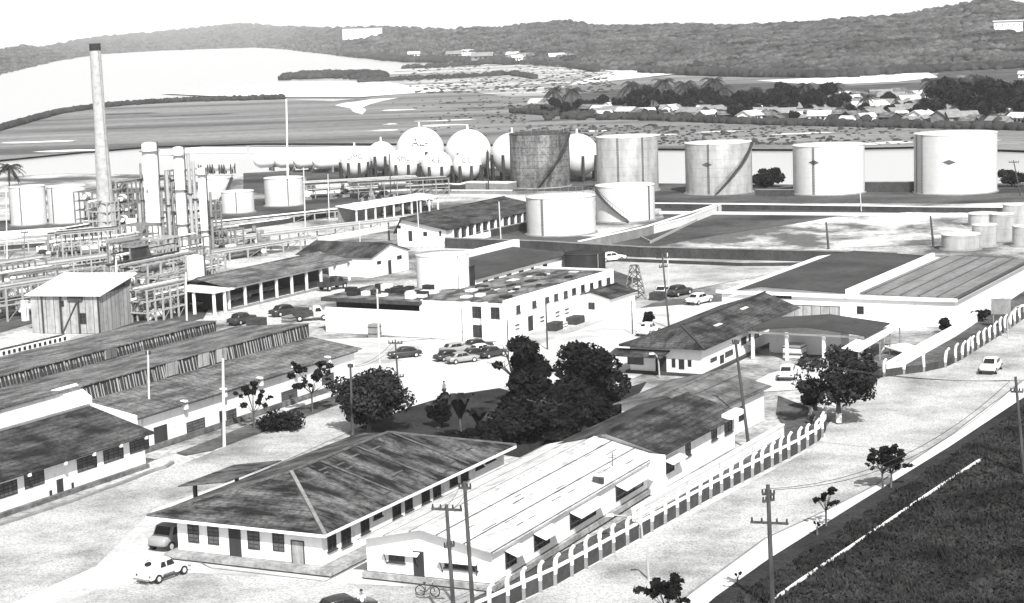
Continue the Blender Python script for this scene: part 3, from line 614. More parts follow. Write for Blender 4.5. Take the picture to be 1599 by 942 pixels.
# ---- long house with dark roof
b = Bld('dormitory_building', 'long white house with a dark roof and row of pillars, in front of the spheres', 'house', (697,358),(825,322),(601,345),3.1+G0, W=9.8, az=27)
L, W = b.L, b.W; b.wS = .2; b.wF = .2; e = 3.1; yr = 8.6; zr = 4.8
b.part(MB().extx([(.2,0),(W-.2,0),(W-.2,4.2),(yr,zr-.15),(.2,e)], .2, L*.5), 'wall', 'white')
b.part(MB().extx([(2.2,0),(W-.2,0),(W-.2,4.2),(yr,zr-.15),(2.2,e+.2)], L*.5+.003, L-.3), 'wall', 'white')
b.part(MB().box(0,L,-.1,.12,0,1.0), 'low_wall', 'white')
gable(b,0,L,.2,W-.2,e,yr,zr,.5,.1,'tile2',.4)
for i in range(13): b.part(MB().box(2+i*L/14.5,2.35+i*L/14.5,-.15,.15,1.0,2.95), 'pillar', 'white')
for i in range(12): b.op('S', 2.6+i*L/14.5, 1.9+(i+1)*L/14.5, 1.05, 2.8, mull=0)
for q in [(606,360,609,376),(621,352,626,357),(661,362,667,369),(686,361,689,369)]: b.opening('F',*q,mull=0)
b.opening('F',638,360.5,644,377,'door','door',sub='leaf')
# ---- small white gable shed
b = Bld('pump_house', 'small white gable-fronted pump house left of the round rooftop tank', 'house', (581,434),(640,420),(545,431),G0, L=9.6, W=8, az=32)
L, W = b.L, b.W; b.wS = 0; b.wF = 0
mb = MB(); pr = [(0,0),(L,0),(L,3.1),(L*.5,4.6),(0,3.1)]
b.part(MB().add([(x,0,z) for x,z in pr]+[(x,W,z) for x,z in pr], [(0,1,2,3,4),(9,8,7,6,5),(0,5,6,1),(1,6,7,2),(2,7,8,3),(3,8,9,4),(4,9,5,0)]), 'wall', 'white')
b.part(MB().slab([(-.3,-.3,3.08),(L/2,-.3,4.68),(L/2,W+6,4.68),(-.3,W+6,3.08)],.08).slab([(L/2,-.3,4.68),(L+.3,-.3,3.08),(L+.3,W,3.08),(L/2,W,4.68)],.08), 'roof', 'tile2')
b.op('S', 4.2, 5.0, .02, 2.1, 'door', 'door', sub='leaf'); b.op('S', 6.6, 7.8, 1.9, 2.5); b.op('S', 1.4, 2.4, 1.8, 2.3)
# ---- long open shed
b = Bld('open_shed', 'long open-fronted shed with dark bays between pale pillars and a mottled roof', 'shed', (357,448),(548,406),(318,441),3.2+G0, W=9, az=29)
L, W = b.L, b.W
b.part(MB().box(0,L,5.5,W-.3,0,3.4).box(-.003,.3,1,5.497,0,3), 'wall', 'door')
gable(b,0,L,0,W,3.25,5.2,4.2,.4,.12,'shed',.3)
b.part(MB().box(-.2,L,.02,.22,2.75,3.15), 'beam', 'walk'); b.part(MB().box(-.2,L,-.3,.3,-.1,.15), 'step', 'grey')
for i in range(9): b.part(MB().box(i*L/8-.15+.1,i*L/8+.25,0,.3,.15,2.75), 'pillar', 'walk')
b.part(MB().slab([(-4.5,-1,3.1),(0,-1,3.1),(0,6.5,3.3),(-4.5,6.5,3.3)],.2), 'porch_roof', 'walk')
for (x,y) in ((-4.3,-.8),(-4.3,2.5),(-4.3,6),(-2,-.8)): b.part(MB().box(x,x+.3,y,y+.3,0,2.9), 'pillar', 'white')
# ---- white canopy
b = Bld('canopy_shelter', 'long white canopy over parked carts, left of the long dark-roofed house', 'shelter', (556,326),(686,305),(550,322),2.9+G0, W=5, az=34)
L, W = b.L, b.W
b.part(MB().slab([(0,0,2.7),(L,0,2.7),(L,W,3.3),(0,W,3.3)],.12), 'roof', 'white')
for i in range(10): b.part(MB().box(.3+i*(L-.9)/9,.6+i*(L-.9)/9,.2,.45,0,2.6), 'pillar', 'walk')
b.part(MB().box(.3,L,W-.4,W-.2,0,2.9), 'back_wall', 'grey')
rg = random.Random(3)
# ---- furnace house with white roof (left)
b = Bld('furnace_house', 'grey sheet-walled furnace house with a sloping blank white roof below the tall chimney', 'building', (156,460),(192,424),(51,457),5+G0, L=9, az=16)
L, W = b.L, b.W; 
b.part(MB().extx([(.3,0),(W-.3,0),(W-.3,4.85),(.3,4.85)], .2, L-.3), 'wall', 'sheet')
b.part(MB().slab([(-.3,-.2,4.95),(L+1,-.2,6.4),(L+1,W+.2,6.4),(-.3,W+.2,4.95)],.15), 'roof', 'white')
b.part(MB().box(L-.3,L,.2,W-.2,0,6.1), 'back_wall', 'sheet')
b.wF = .2
b.op('F', 2.2, 3.2, 1.2, 2.6); b.op('F', 5.2, 5.8, 3.4, 4.2); b.part(MB().beam((.1,W*.55,0),(.1,W*.3,4.5),.15), 'brace', 'dsteel')
b.part(MB().box(0,.18,W*.25,W*.45,4.1,4.8), 'hood', 'frame')
for y in (0.3, W*.3, W*.55, W*.8): b.part(MB().box(-.02,.18,y,y+.18,0,4.8), 'stud', 'dgrey')
# dark stair tower
b = Bld('stair_tower', 'dark narrow tower with a slanting flank beside the process columns', 'tower', (214,470),(230,462),(198,470),G0, L=3.2, W=2.0, az=28)
b.part(MB().add([(0,0,0),(3.2,-3,0),(3.2,2,0),(0,2,0),(0,0,7.5),(3.2,0,7.5),(3.2,2,7.5),(0,2,7.5)],[(0,1,5,4),(1,2,6,5),(2,3,7,6),(3,0,4,7),(4,5,6,7)]), 'tower_wall', 'dgrey')
b.part(MB().box(-.2,3.4,-.2,2.2,7.503,7.7), 'cap', 'grey')
# hillside buildings far away
def farblock(label, name, p0, p1, ytop, depth, k=1.0, z0=0, wins=6):
    """block seen on the hills: photo points of its foot, scaled out to the hill distance k"""
    def at(px, py):
        r = RM @ Vector((px-CX, CY-py, -FPX)); t = k/math.hypot(r.x, r.y); return Vector((r.x*t, r.y*t, CAMH+r.z*t))
    a, b_ = at(*p0), at(*p1); tp = at(p0[0], ytop); u = Vector((b_.x-a.x, b_.y-a.y, 0)); Ln = u.length
    T = thing(name, label, 'building', (a.x,a.y,a.z-6), math.atan2(u.y,u.x)); h_ = tp.z-a.z+6
    MB().box(0,Ln,0,depth,0,h_).build('wall','white',T); MB().box(-1,Ln+1,-1,depth+1,h_+.01,h_+.6).build('roof','walk',T)
    for i in range(wins): MB().box(Ln*(i+.35)/wins,Ln*(i+.62)/wins,-.15,-.02,h_*.72,h_*.82).build('window','grey',T)
farblock('long white block alone high on the far bay shore hill', 'hillside_building', (535,57),(597,57),46, 25, 3300)
farblock('white stepped mansion near the top of the right hill', 'hillside_building', (1552,46),(1597,46),34, 18, 1500, wins=5)
farblock('low white villa on the left shoulder of the right hill foot', 'hillside_building', (955,80),(980,80),74, 12, 2100, wins=3)
farblock('white waterfront row left of the right hill, leftmost section', 'hillside_building', (800,76),(850,76),69, 16, 2500, wins=5)
farblock('white waterfront row left of the right hill, wider right section', 'hillside_building', (868,74),(950,74),66, 16, 2600, wins=8)
farblock('small white cottage among trees on the far left shore', 'hillside_building', (632,83),(638,83),77, 8, 2450, wins=1)
farblock('pale sheds on the shore to the right of the lone white cottage', 'hillside_building', (676,75),(694,75),72, 10, 2600, wins=2)
# ------------------------------------------------------------------ tanks
def tank(label, x0, x1, yt, ys, yb, material='tankw', roof=.06, extras=(), group='storage tanks of the tank farm', name='storage_tank', az=0):
    cx = (x0+x1)/2; f = P(cx, yb, G0); s = ppm(yb, cx); R = (x1-x0)/2/s; h = (ys-yt)/s
    d = Vector((f.x, f.y, 0)).normalized(); c = f+d*R
    ang = math.atan2(-d.y, -d.x)                           # local +x faces the camera side
    T = thing(name, label, 'tank', (c.x,c.y,G0), ang, group)
    MB().lathe([(R+.35,-.3),(R+.35,.18),(R,.2)],40).build('foundation','grey',T)
    sh = MB().lathe([(R,.2),(R,h)],48).build('shell',material,T)
    MB().lathe([(R+.05,h-.15),(R+.12,h-.05),(R+.05,h+.05),(R*.6,h+R*roof*.45),(.01,h+R*roof)],40).build('roof',{'tankd':'dgrey','black':'black'}.get(material,'tankr'),T)
    if 'rail' in extras:
        mb = MB(); n = 26
        for i in range(n):
            a = 2*math.pi*i/n; b_ = 2*math.pi*(i+1)/n
            mb.beam((R*math.cos(a),R*math.sin(a),h),(R*math.cos(a),R*math.sin(a),h+1),.05); mb.beam((R*math.cos(a),R*math.sin(a),h+1),(R*math.cos(b_),R*math.sin(b_),h+1),.05)
        mb.build('railing','steel',T)
    if 'stair' in extras or 'stairl' in extras:
        sg = 1 if 'stair' in extras else -1
        mb = MB(); n = 34; r = R+.45; a0 = sg*-.1; a1 = sg*1.25
        for i in range(n):
            a = a0+(a1-a0)*i/n; z = .3+(h-.3)*i/n; a2 = a0+(a1-a0)*(i+1)/n; z2 = .3+(h-.3)*(i+1)/n
            mb.beam((r*math.cos(a),r*math.sin(a),z),(r*math.cos(a2),r*math.sin(a2),z2),.7,.1)
            mb.beam(((r+.3)*math.cos(a),(r+.3)*math.sin(a),z+1),((r+.3)*math.cos(a2),(r+.3)*math.sin(a2),z2+1),.06)
            if i%2 == 0: mb.beam(((r+.3)*math.cos(a),(r+.3)*math.sin(a),z),((r+.3)*math.cos(a),(r+.3)*math.sin(a),z+1),.05)
        mb.build('stair','dsteel',T)
    for ex in extras:
        if isinstance(ex, tuple) and ex[0] == 'ladder':
            a = ex[1]; mb = MB(); r = R+.15
            for da in (-.02,.02): mb.beam((r*math.cos(a+da),r*math.sin(a+da),0),(r*math.cos(a+da),r*math.sin(a+da),h),.08)
            z = .3
            while z < h: mb.beam((r*math.cos(a-.02),r*math.sin(a-.02),z),(r*math.cos(a+.02),r*math.sin(a+.02),z),.06); z += .6
            mb.build('ladder','dsteel',T)
        if isinstance(ex, tuple) and ex[0] == 'mark':
            a, z = ex[1], ex[2]*h; r = R+.04; mb = MB(); vv = []
            for q in range(13):
                t = -1+2*q/12; aa = a+t*.16; vv.append((r*math.cos(aa), r*math.sin(aa), z+(1-abs(t))*.5))
            for q in range(11,0,-1):
                t = -1+2*q/12; aa = a+t*.16; vv.append((r*math.cos(aa), r*math.sin(aa), z-(1-abs(t))*.5))
            fs = [(i, i+1, 24-i-1, (24-i) % 24) for i in range(0,12)] 
            fs = [tuple(dict.fromkeys(f)) for f in fs]
            mb.add(vv, [f for f in fs if len(f) > 2]); mb.build('diamond_emblem','ink',T)
        if isinstance(ex, tuple) and ex[0] == 'pipe':
            a = ex[1]; MB().tube([(R+.3,0,.5),(R+1.2,0,.5),(R+2.4,.5,.5)],.22,8).build('outlet_pipe','steel',T)
        if isinstance(ex, tuple) and ex[0] == 'dents':
            rg = random.Random(ex[1]); mb = MB()
            for i in range(ex[2]):
                a = -1.1+2.2*(i%14)/13+rg.uniform(-.01,.01); z = h*(.1+.85*((i//14)/9)); r = R+.02
                mb.beam((r*math.cos(a),r*math.sin(a),z),(r*math.cos(a+.02),r*math.sin(a+.02),z),.05,.25)
            mb.build('scaffold_brackets','dsteel',T)
    return T, R, h
Tt, R_, h_ = tank('dark weathered storage tank with rows of bracket marks, left of the row behind', 797,892,204,289,295,'tankd',.05,(('dents',1,140),'rail','stair'))
tank('mottled grey storage tank right of the dark one, above a low white tank', 932,1030,206,293,302,'tankg',.05,(('ladder',-.3),('ladder',.5)))
tank('grey storage tank with a dark spiral stair on its right side', 1070,1176,219,299,305,'tankg',.03,('stair',('ladder',-.3),('mark',-.35,.6)))
tank('white storage tank with a diamond emblem and thin ladder, second from right', 1238,1351,222,299,306,'tankw',.03,(('ladder',-.42),('mark',-.42,.68)))
tank('largest white storage tank, far right of the back row, with a diamond emblem', 1427,1557,203,297,305,'tankw',.03,(('ladder',-.9),('mark',-.15,.55),('ladder',-1.15)))
tank('low wide white tank in front of the dark weathered one', 822,932,303,363,370,'tankw',.03,(('ladder',-.55),'rail'))
tank('low white tank with a curved stair, right of the widest low tank', 930,1024,285,341,348,'tankw',.03,(('ladder',.9),'stairl'))
tank('white tank at the left edge beneath the palm', 18,74,287,348,353,'tankw',.03,(('ladder',-.4),),'storage tanks at left')
tank('white tank just left of the tall chimney', 77,137,287,345,350,'tankw',.03,(('ladder',-.8),),'storage tanks at left')
tank('short white tank standing beneath the tall thin mast', 414,475,274,318,323,'tankw',.04,(('ladder',.2),),'storage tanks at left')
tank('small squat white tank left of the one beneath the mast', 347,398,296,330,334,'tankw',.04,(('ladder',-.1),),'storage tanks at left')
tank('white tank with a leaning dark stair behind the small squat one', 320,362,275,315,319,'tankw',.04,('stair',),'storage tanks at left')
g = 'small grey-white tanks at right'
tank('squat pale tank nearest the warehouse roof, leftmost of the small cluster', 1470,1530,364,388,392,'tankg',.04,(),g)
tank('small pale tank between the squat one and the taller one of the cluster', 1518,1556,348,382,386,'tankg',.04,(),g)
tank('taller pale tank in the middle of the small cluster', 1545,1583,331,373,377,'tankg',.04,(),g)
tank('wide low pale tank behind the small cluster', 1512,1560,332,352,355,'tankg',.04,(),g)
tank('pale tank at the right edge, front of the small cluster', 1581,1618,350,382,386,'tankg',.04,(),g)
tank('pale tank between the taller one and the right edge, set back',1566,1600,316,352,356,'tankg',.04,(),g)
tank('pale tank at the right edge, back of the small cluster', 1598,1630,318,349,352,'tankg',.04,(),g)
# rooftop-level tanks by the central office
def tank_at(label, x0, x1, yt, yb, z, material, roof=.05, name='water_tank'):
    cx = (x0+x1)/2; c = P(cx, yb, z); s = FPX/c.length*.997; R = (x1-x0)/2/s; h = (yb-yt)/s
    T = thing(name, label, 'tank', (c.x,c.y,G0), 0)
    MB().lathe([(R,z-G0-1.2 if z > 3 else 0),(R,z-G0+h)],36).build('shell',material,T); MB().lathe([(R+.06,z-G0+h-.1),(R+.08,z-G0+h),(.01,z-G0+h+R*roof)],36).build('roof','tankr' if material != 'black' else 'black',T)
    MB().beam((R*.6,-R*.8-.1,0),(R*.6,-R*.8-.1,z-G0+h),.1).build('ladder','steel',T)
tank_at('blank white round water tank rising behind the central office roof', 651,734,395,446,4.6,'white')
tank_at('soot-black round tank at the back corner of the central office', 882,946,394,426,1.5,'black',.02)
T = thing('vent_stack','square black vent stack at the right foot of the white round water tank','chimney',P(733,449,4.2).xy.to_3d()+Vector((0,0,G0)),math.radians(60))
MB().box(-.55,.55,-.55,.55,0,6.6).build('stack','black',T); MB().box(-.65,.65,-.65,.65,6.6,6.8).build('cap','dgrey',T)
# ------------------------------------------------------------------ spheres
def sphere(label, cx, cy, r, yb, text=None, n=9, leg=.36):
    g_ = P(cx, yb, G0); s = ppm(yb, cx); R = r/s; d = Vector((g_.x,g_.y,0)).normalized(); c = g_+d*R*.9; s2 = FPX/c.length; R = r/s2
    z = zat(c, cy)-G0; z = max(z, R+.6)
    T = thing('storage_sphere', label, 'storage sphere', (c.x,c.y,G0), math.atan2(-d.y,-d.x), 'spherical gas tanks')
    sh = MB().ball((0,0,z), R, 40, 24).build('shell','sphere',T)
    for i in range(n):
        a = 2*math.pi*(i+.35)/n; lg = MB().cyl((R*1.0*math.cos(a),R*1.0*math.sin(a),0),(R*1.0*math.cos(a),R*1.0*math.sin(a),z+.2),leg,leg,8).build('leg','dsteel',T)
    MB().cyl((0,0,z+R-.1),(0,0,z+R+1.1),.25,.2,8).beam((-1,0,z+R+.1),(1,0,z+R+.1),.1,.1).build('top_valve','white',T)
    if text:
        cu = bpy.data.curves.new('lettering','FONT'); cu.body = text; cu.size = R*.5; cu.align_x = 'CENTER'; cu.align_y = 'CENTER'; cu.extrude = .02
        o = bpy.data.objects.new('lettering',cu); sc.collection.objects.link(o); dg = bpy.context.evaluated_depsgraph_get(); me = bpy.data.meshes.new_from_object(o.evaluated_get(dg)); bpy.data.objects.remove(o)
        el = .42; V = []
        for v in me.vertices:                              # wrap the letters on the ball
            aa = v.co.x/R; ee = el+v.co.y/R; rr = R+.05; v.co = (rr*math.cos(ee)*math.cos(aa), rr*math.cos(ee)*math.sin(aa), z+rr*math.sin(ee))
        me.materials.clear(); me.materials.append(M['ink']); o = bpy.data.objects.new('lettering', me); sc.collection.objects.link(o); o.parent = T
sphere('largest white sphere of the back row, left one', 658,237,38,281,'AL-')
sphere('large white sphere, second of the back row', 733,238,36,281)
sphere('large white sphere half hidden behind the left side of the dark tank', 802,241,34,283)
sphere('large white sphere showing between the dark tank and the mottled grey tank', 903,243,34,285)
sphere('white sphere with dark underside, between the first and second front spheres', 597,244,23,276)
sphere('white front sphere, leftmost of the front four', 556,254,24,285,'DMG')
sphere('white front sphere, second from the left', 632,257,25,292,'SML',8)
sphere('white front sphere, third from the left', 684,260,25,294,'K.E.',8)
sphere('white front sphere, rightmost of the front four', 731,259,23,294,'C.E.',8)
for i,(x,y,r,t) in enumerate([(321,258,10,'leftmost'),(339,257,10,'middle'),(357,257,10,'rightmost')]): sphere('small white sphere in the distant row left of the mast, %s'%t, x,y,r,272,None,6,.2)
# horizontal vessels
def bullet(label, x, y, Ln, R, az, z=1.6, name='gas_vessel'):
    p = P(x,y,G0); u,_ = xy(az); T = thing(name,label,'vessel',p,math.atan2(u.y,u.x))
    pr = [(0.01,-R*.9),(R*.6,-R*.7),(R*.92,-R*.3),(R,0),(R,Ln),(R*.92,Ln+R*.3),(R*.6,Ln+R*.7),(.01,Ln+R*.9)]
    m_ = MB().lathe(pr,20); m_.v = [(v[2],v[0],v[1]+z) for v in m_.v]; m_.build('shell','white',T)
    for x_ in (Ln*.2,Ln*.75): MB().box(x_,x_+.4,-R*.7,R*.7,0,z-R*.5).build('saddle','grey',T)
for i,(x,y,l) in enumerate([(408,268,'leftmost'),(440,268,'second from left'),(470,269,'third from left'),(500,270,'rightmost')]): bullet('long white horizontal vessel behind the mast, %s'%l, x,y,14,2.3,62,3.2)
for i,(x,y,l) in enumerate([(500,306,'left'),(520,305,'right')]): bullet('small white drum in the pump yard before the front spheres, %s one'%l, x,y,4,1.0,40,1.5)
# ------------------------------------------------------------------ process plant at left
def column(label, x0, x1, yt, yb, name='process_column', material='white', plats=3, cap='dome'):
    cx = (x0+x1)/2+5; c = P(cx,yb,G0); s = FPX/c.length; R = (x1-x0)/2/s; h = zat(c,yt)-G0
    T = thing(name,label,'column',c,0)
    MB().lathe([(R*1.25,0),(R*1.1,.8),(R,1.2),(R,h-R*.28),(R*.85,h-R*.12),(R*.5,h-.03),(.01,h)],24).build('shell',material,T)
    for i in range(plats):
        z = h*(.3+.62*i/max(1,plats-1)); p_ = MB().lathe([(R,z),(R+.45,z),(R+.45,z+.1),(R,z+.1)],20).build('platform','steel',T)
        MB().lathe([(R+.4,z+1),(R+.45,z+1),(R+.45,z+1.06),(R+.4,z+1.06)],16).build('railing','steel',p_)
    MB().beam((R+.15,-.2,0),(R+.15,-.2,h),.1).beam((R+.15,.2,0),(R+.15,.2,h),.1).build('ladder','dsteel',T)
    return T,R,h,c
column('tall thick white process column, tallest after the chimney', 227,250,222,402,plats=2)
column('tall white process column, slimmer, right of the thickest one', 275,291,229,402,plats=3)
column('slim white process column, furthest right of the three tall ones', 311,323,262,402,plats=2)
column('short white process column just right of the chimney foot', 195,212,341,402,plats=1)
column('stout white reactor vessel with a domed cap in front of the columns', 291,317,398,478,name='reactor_vessel',plats=1)
c = P(170,402,G0); h = zat(c,68)-G0; T = thing('chimney','very tall pale concrete chimney with a sooty rim at left','chimney',c,0)
MB().lathe([(1.75,0),(1.35,h*.3),(1.0,h*.62),(.92,h-1.2)],28).build('shaft','chim',T); MB().lathe([(.93,h-1.2),(.93,h),(.7,h),(.7,h-1.2)],28).build('rim','black',T)
MB().beam((1.1,-1.2,0),(.7,-.8,h-1),.07).build('ladder','steel',T); MB().box(-2.2,2.2,-2.2,2.2,0,1.2).build('base','walk',T)
def rack(label, x, y, L, W, h, az, nx=5, levels=3, material='psteel', pipes=5, seed=1, name='pipe_rack', w_=.16, brace=True):
    """steel frame with pipes lying on its beams"""
    p = P(x,y,G0); u,_ = xy(az); T = thing(name,label,'pipe rack',p,math.atan2(u.y,u.x)); rg = random.Random(seed)
    for i in range(nx):
        for yy in (0,W): MB().beam((i*L/(nx-1),yy,0),(i*L/(nx-1),yy,h),w_*1.3).build('post',material,T)
    mb = MB()
    for k in range(1,levels+1):
        z = h*k/levels
        for yy in (0,W): mb.beam((0,yy,z-.1),(L,yy,z-.1),w_)
        for i in range(nx): mb.beam((i*L/(nx-1),0,z-.1),(i*L/(nx-1),W,z-.1),w_)
    mb.build('beams',material,T)
    if brace:
        mb = MB()
        for i in range(0,nx-1,2): MB().beam((i*L/(nx-1),0,0),((i+1)*L/(nx-1),0,h/levels),w_*.6).build('brace','steel',T)
    for k in range(pipes):
        z = h*rg.randint(1,levels)/levels+.15; yy = W*(k+.5)/pipes; r = rg.uniform(.08,.22)
        MB().tube([(-rg.uniform(0,2),yy,z),(L*.7,yy,z),(L+rg.uniform(0,1.5),yy,z)],r,8).build('pipe',rg.choice(['psteel','steel','white','dsteel']),T)
    for k in range(levels):
        if rg.random() < .8:
            x_ = rg.uniform(0,L*.6); MB().cyl((x_,W*.5,h*(k+.5)/levels),(x_+L*.3,W*.5,h*(k+.5)/levels),min(.6,W*.2),None,12).build('exchanger',rg.choice(['white','steel']),T)
    return T
rack('steel frame crammed with pipes between furnace house and stout vessel', 214,492,14,5,6.5,28,6,4,'psteel',8,1)
rack('tall open steel structure between the two tallest white columns', 255,402,3.2,4,13,28,3,7,'steel',5,2)
rack('tall steel structure between the slim columns', 296,402,2.4,4,14.5,28,3,8,'steel',5,3)
rack('steel frame standing behind the short white column', 214,398,2.6,3,11,28,3,6,'steel',4,4)
rack('pipe rack at the left edge, leading to the furnace house', -40,512,16,5,4.6,38,7,2,'psteel',7,5)
rack('pipe rack behind the furnace house under the chimney', 95,418,14,4,4,60,6,2,'psteel',6,6)
rack('long low pipe rack left of the chimney foot, nearer one', -30,452,26,4,2.4,45,9,2,'psteel',6,7)
rack('long low pipe rack left of the chimney foot, farther one', -30,400,34,3,1.6,58,9,1,'psteel',5,8)
rack('long pipe rack running before the mast-side tank', 330,392,44,3,1.5,50,12,1,'psteel',6,9)
rack('low pipe rack crossing the left tank yard', 325,362,52,3,1.4,52,12,1,'psteel',6,10)
rack('busy pump yard pipework in front of the leftmost front sphere', 470,312,26,8,3.2,75,9,2,'steel',9,11)
rack('pipework between pump yard and the second front sphere', 560,312,20,8,3.6,78,8,2,'steel',8,12)
rack('small steel frame around the stout vessel', 262,488,7,3.5,4.6,28,4,3,'psteel',5,13)
rack('pipe bundle running along the front of the long open shed', 322,482,16,1.4,.7,29,6,1,'psteel',4,14)
rack('steel frame on the right flank of the furnace house', 186,505,6,3,5.8,28,4,4,'steel',5,15)
rack('low pipes right of the slim columns', 330,412,24,3,1.6,40,7,1,'psteel',5,16)
rack('tall dark frame right behind the short white column', 206,400,3.4,4,12.5,28,4,7,'steel',6,21)
rack('speckled steel staging hugging the chimney foot on its right', 172,404,3,4,9.5,28,4,6,'psteel',5,22)
rack('lower steel staging left of the chimney foot', 118,410,5,4,5.5,28,5,4,'psteel',6,23)
rack('open steel frame leaning against the back of the furnace house', 100,424,9,3,6.0,60,7,3,'psteel',6,24)
rack('dark steel frame right of the furnace house, tallest one', 208,470,4,4,8.2,28,4,5,'steel',7,25)
rack('stacked pipe frame midway between furnace house and vessel', 238,462,6,4,6.6,28,5,4,'psteel',8,26)
rack('stacked pipe frame touching the stout vessel on its left', 268,468,5,3,6.0,28,4,4,'psteel',8,27)
rack('low crossing pipe frame before the thick white column', 232,432,10,3,3.4,60,7,2,'psteel',7,28)
rack('pipe frame at the far left behind the edge rack', -30,476,12,4,5.2,38,7,3,'steel',8,29)
rack('pipe frame just left of the furnace house wall', 30,486,7,3,5.0,38,5,3,'steel',7,30)
rack('pipe frame by the slim columns, low and wide', 318,402,8,4,4.2,50,6,3,'steel',7,31)
rack('narrow pipe frame between vessel and open shed', 322,452,5,2,4.4,28,4,3,'psteel',5,32)
rack('tallest staging behind the chimney foot', 150,400,4,4,11,28,4,7,'steel',6,41)
rack('pale staging between chimney and short white column', 188,400,3,4,13,28,3,8,'psteel',6,42)
rack('staging right of the slim white column', 332,400,3,4,9,28,3,6,'steel',5,43)
rack('pipe frame above the dark stair tower', 226,446,4,4,9,28,4,6,'steel',7,44)
rack('pipe frame in the middle of the tangle, mid height', 252,450,5,4,7.2,28,4,5,'psteel',7,45)
rack('pipe frame just behind the stout vessel', 300,440,5,4,6.4,28,4,4,'steel',6,46)
rack('small pipe frame between furnace roof and stair tower', 200,452,3,3,7.4,28,3,5,'psteel',5,47)
rack('pipe frame filling the corner behind the factory roof', 232,506,8,3,4.4,28,6,3,'psteel',7,48)
for x_, t_, r_, l_ in [(243,262,.3,'thin pale riser pipe just right of the thickest white column'),(252,300,.22,'short thin riser right of the thickest white column'),(262,268,.3,'thin riser midway between the two thickest white columns'),(269,285,.2,'thin riser touching the left of the second white column'),
    (297,238,.32,'tall thin riser just right of the second white column'),(304,252,.28,'thin riser in the middle between second and slim column'),(328,300,.25,'thin riser right of the slim column'),(217,318,.3,'thin riser between short column and thickest column'),(186,352,.3,'thin riser between chimney and short column'),(222,255,.2,'tall thin riser touching the left of the thickest column')]:
    q_ = P(x_+6,402,G0); hh_ = zat(q_,t_)-G0; T = thing('riser_pipe',l_,'pipe',q_,0); MB().cyl((0,0,0),(0,0,hh_),r_,r_*.9,10).build('pipe','psteel' if r_ > .25 else 'steel',T); MB().cyl((0,0,hh_*.6),(0,0,hh_*.6+.2),r_*1.6,None,10).build('flange','dsteel',T)
for x_, y_, t_, l_ in [(228,486,436,'left white drum standing in the pipe tangle by the furnace house'),(246,478,440,'second white drum standing in the pipe tangle'),(270,462,432,'third white drum, nearest the stout vessel'),(140,396,372,'small white drum beside the chimney foot'),(40,500,470,'white drum at the left edge pipework')]:
    tank_at(l_, x_-6, x_+6, t_, y_, .3, 'white', .1, 'drum')
# small machinery clutter of the plant (each a thing)
rg = random.Random(17)
def machine(label, x, y, s, k):
    p = P(x,y,G0); T = thing('pump','%s'%label,'pump',p,rg.uniform(0,3),'pumps and drums about the process yard')
    MB().box(-s*.6,s*.6,-s*.35,s*.35,0,s*.25).build('base','grey',T)
    MB().cyl((-s*.5,0,s*.55),(s*.3,0,s*.55),s*.28,None,12).build('motor',['white','steel','dsteel'][k%3],T); MB().cyl((s*.4,0,.2),(s*.4,0,s*1.2),s*.16,None,10).build('riser','steel',T)
for i in range(90):
    x, y = [(rg.uniform(20,200),rg.uniform(385,430)), (rg.uniform(470,600),rg.uniform(296,312)), (rg.uniform(230,320),rg.uniform(408,440)), (rg.uniform(330,420),rg.uniform(372,400)), (rg.uniform(555,640),rg.uniform(322,335))][i%5]
    machine('small pump set on a concrete base in the pipework of the process yard', x, y, rg.uniform(1.2,2.4), i)
# ------------------------------------------------------------------ walls, banks, fences
def wall(name, label, cat, pts, t, h, material, cap=None, z0=0, group=None):
    g_ = [P(x,y,G0) for x,y in pts]; o = g_[0]; T = thing(name,label,cat,o,0,group); mb = MB(); mc = MB()
    for a,b_ in zip(g_[:-1],g_[1:]):
        a = a-o; b_ = b_-o; mb.beam((a.x,a.y,h/2-.2),(b_.x,b_.y,h/2-.2),t,h+.4)
        if cap: mc.beam((a.x,a.y,h+.075),(b_.x,b_.y,h+.075),t+.12,.14)
    mb.build('wall_panel',material,T)
    if cap: mc.build('coping',cap,T)
    return T
wall('bund_wall','long dark bund wall crossing the centre in front of the low white tanks','wall',[(696,387),(840,392),(1000,402),(1200,407),(1400,412)],.4,1.6,'dgrey','grey')
wall('bund_wall','dark bund wall with pale coping before the back row of tanks','wall',[(1016,325),(1240,328),(1440,331),(1700,333)],.4,.9,'dgrey','white')
wall('bund_wall','second pale line of wall just in front of the back tank wall','wall',[(1030,334),(1240,336),(1500,338)],.3,.35,'walk','white')
wall('bund_wall','sloping pale bund wall running up right from the low white tank','wall',[(905,392),(1010,368),(1120,332)],.5,1.5,'grey','white')
wall('bund_wall','short pale bund wall continuing between low tank and white field','wall',[(1020,365),(1075,350),(1125,330)],.4,1.2,'walk','white')
wall('bund_wall','dark wall behind the long dark-roofed house running to the low tank','wall',[(697,385),(760,371),(826,357)],.4,1.2,'dgrey','grey')
wall('bund_wall','pale wall left of the long dark-roofed house','wall',[(320,410),(480,382),(604,360)],.4,.8,'walk','white')
wall('bund_wall','dark-faced low wall in the left tank yard','wall',[(318,366),(440,350),(560,330)],.4,.9,'dgrey','white')
wall('bund_wall','low wall under the front spheres','wall',[(455,302),(640,302),(800,303)],.35,.7,'grey','white')
wall('bund_wall','grey revetment block below the rightmost front sphere','wall',[(676,300),(722,301)],2.5,1.8,'dgrey','walk')
wall('bund_wall','grey embankment between the spheres and the dark tank','wall',[(728,296),(800,297)],4,1.6,'grey','walk')
wall('bund_wall','dark curved wall left of the chimney','wall',[(-20,392),(40,387),(90,384),(125,382)],.4,.7,'dgrey','walk')
wall('bund_wall','pale wall in front of the two left edge tanks','wall',[(-20,372),(60,366),(130,362)],.4,.9,'walk','white')
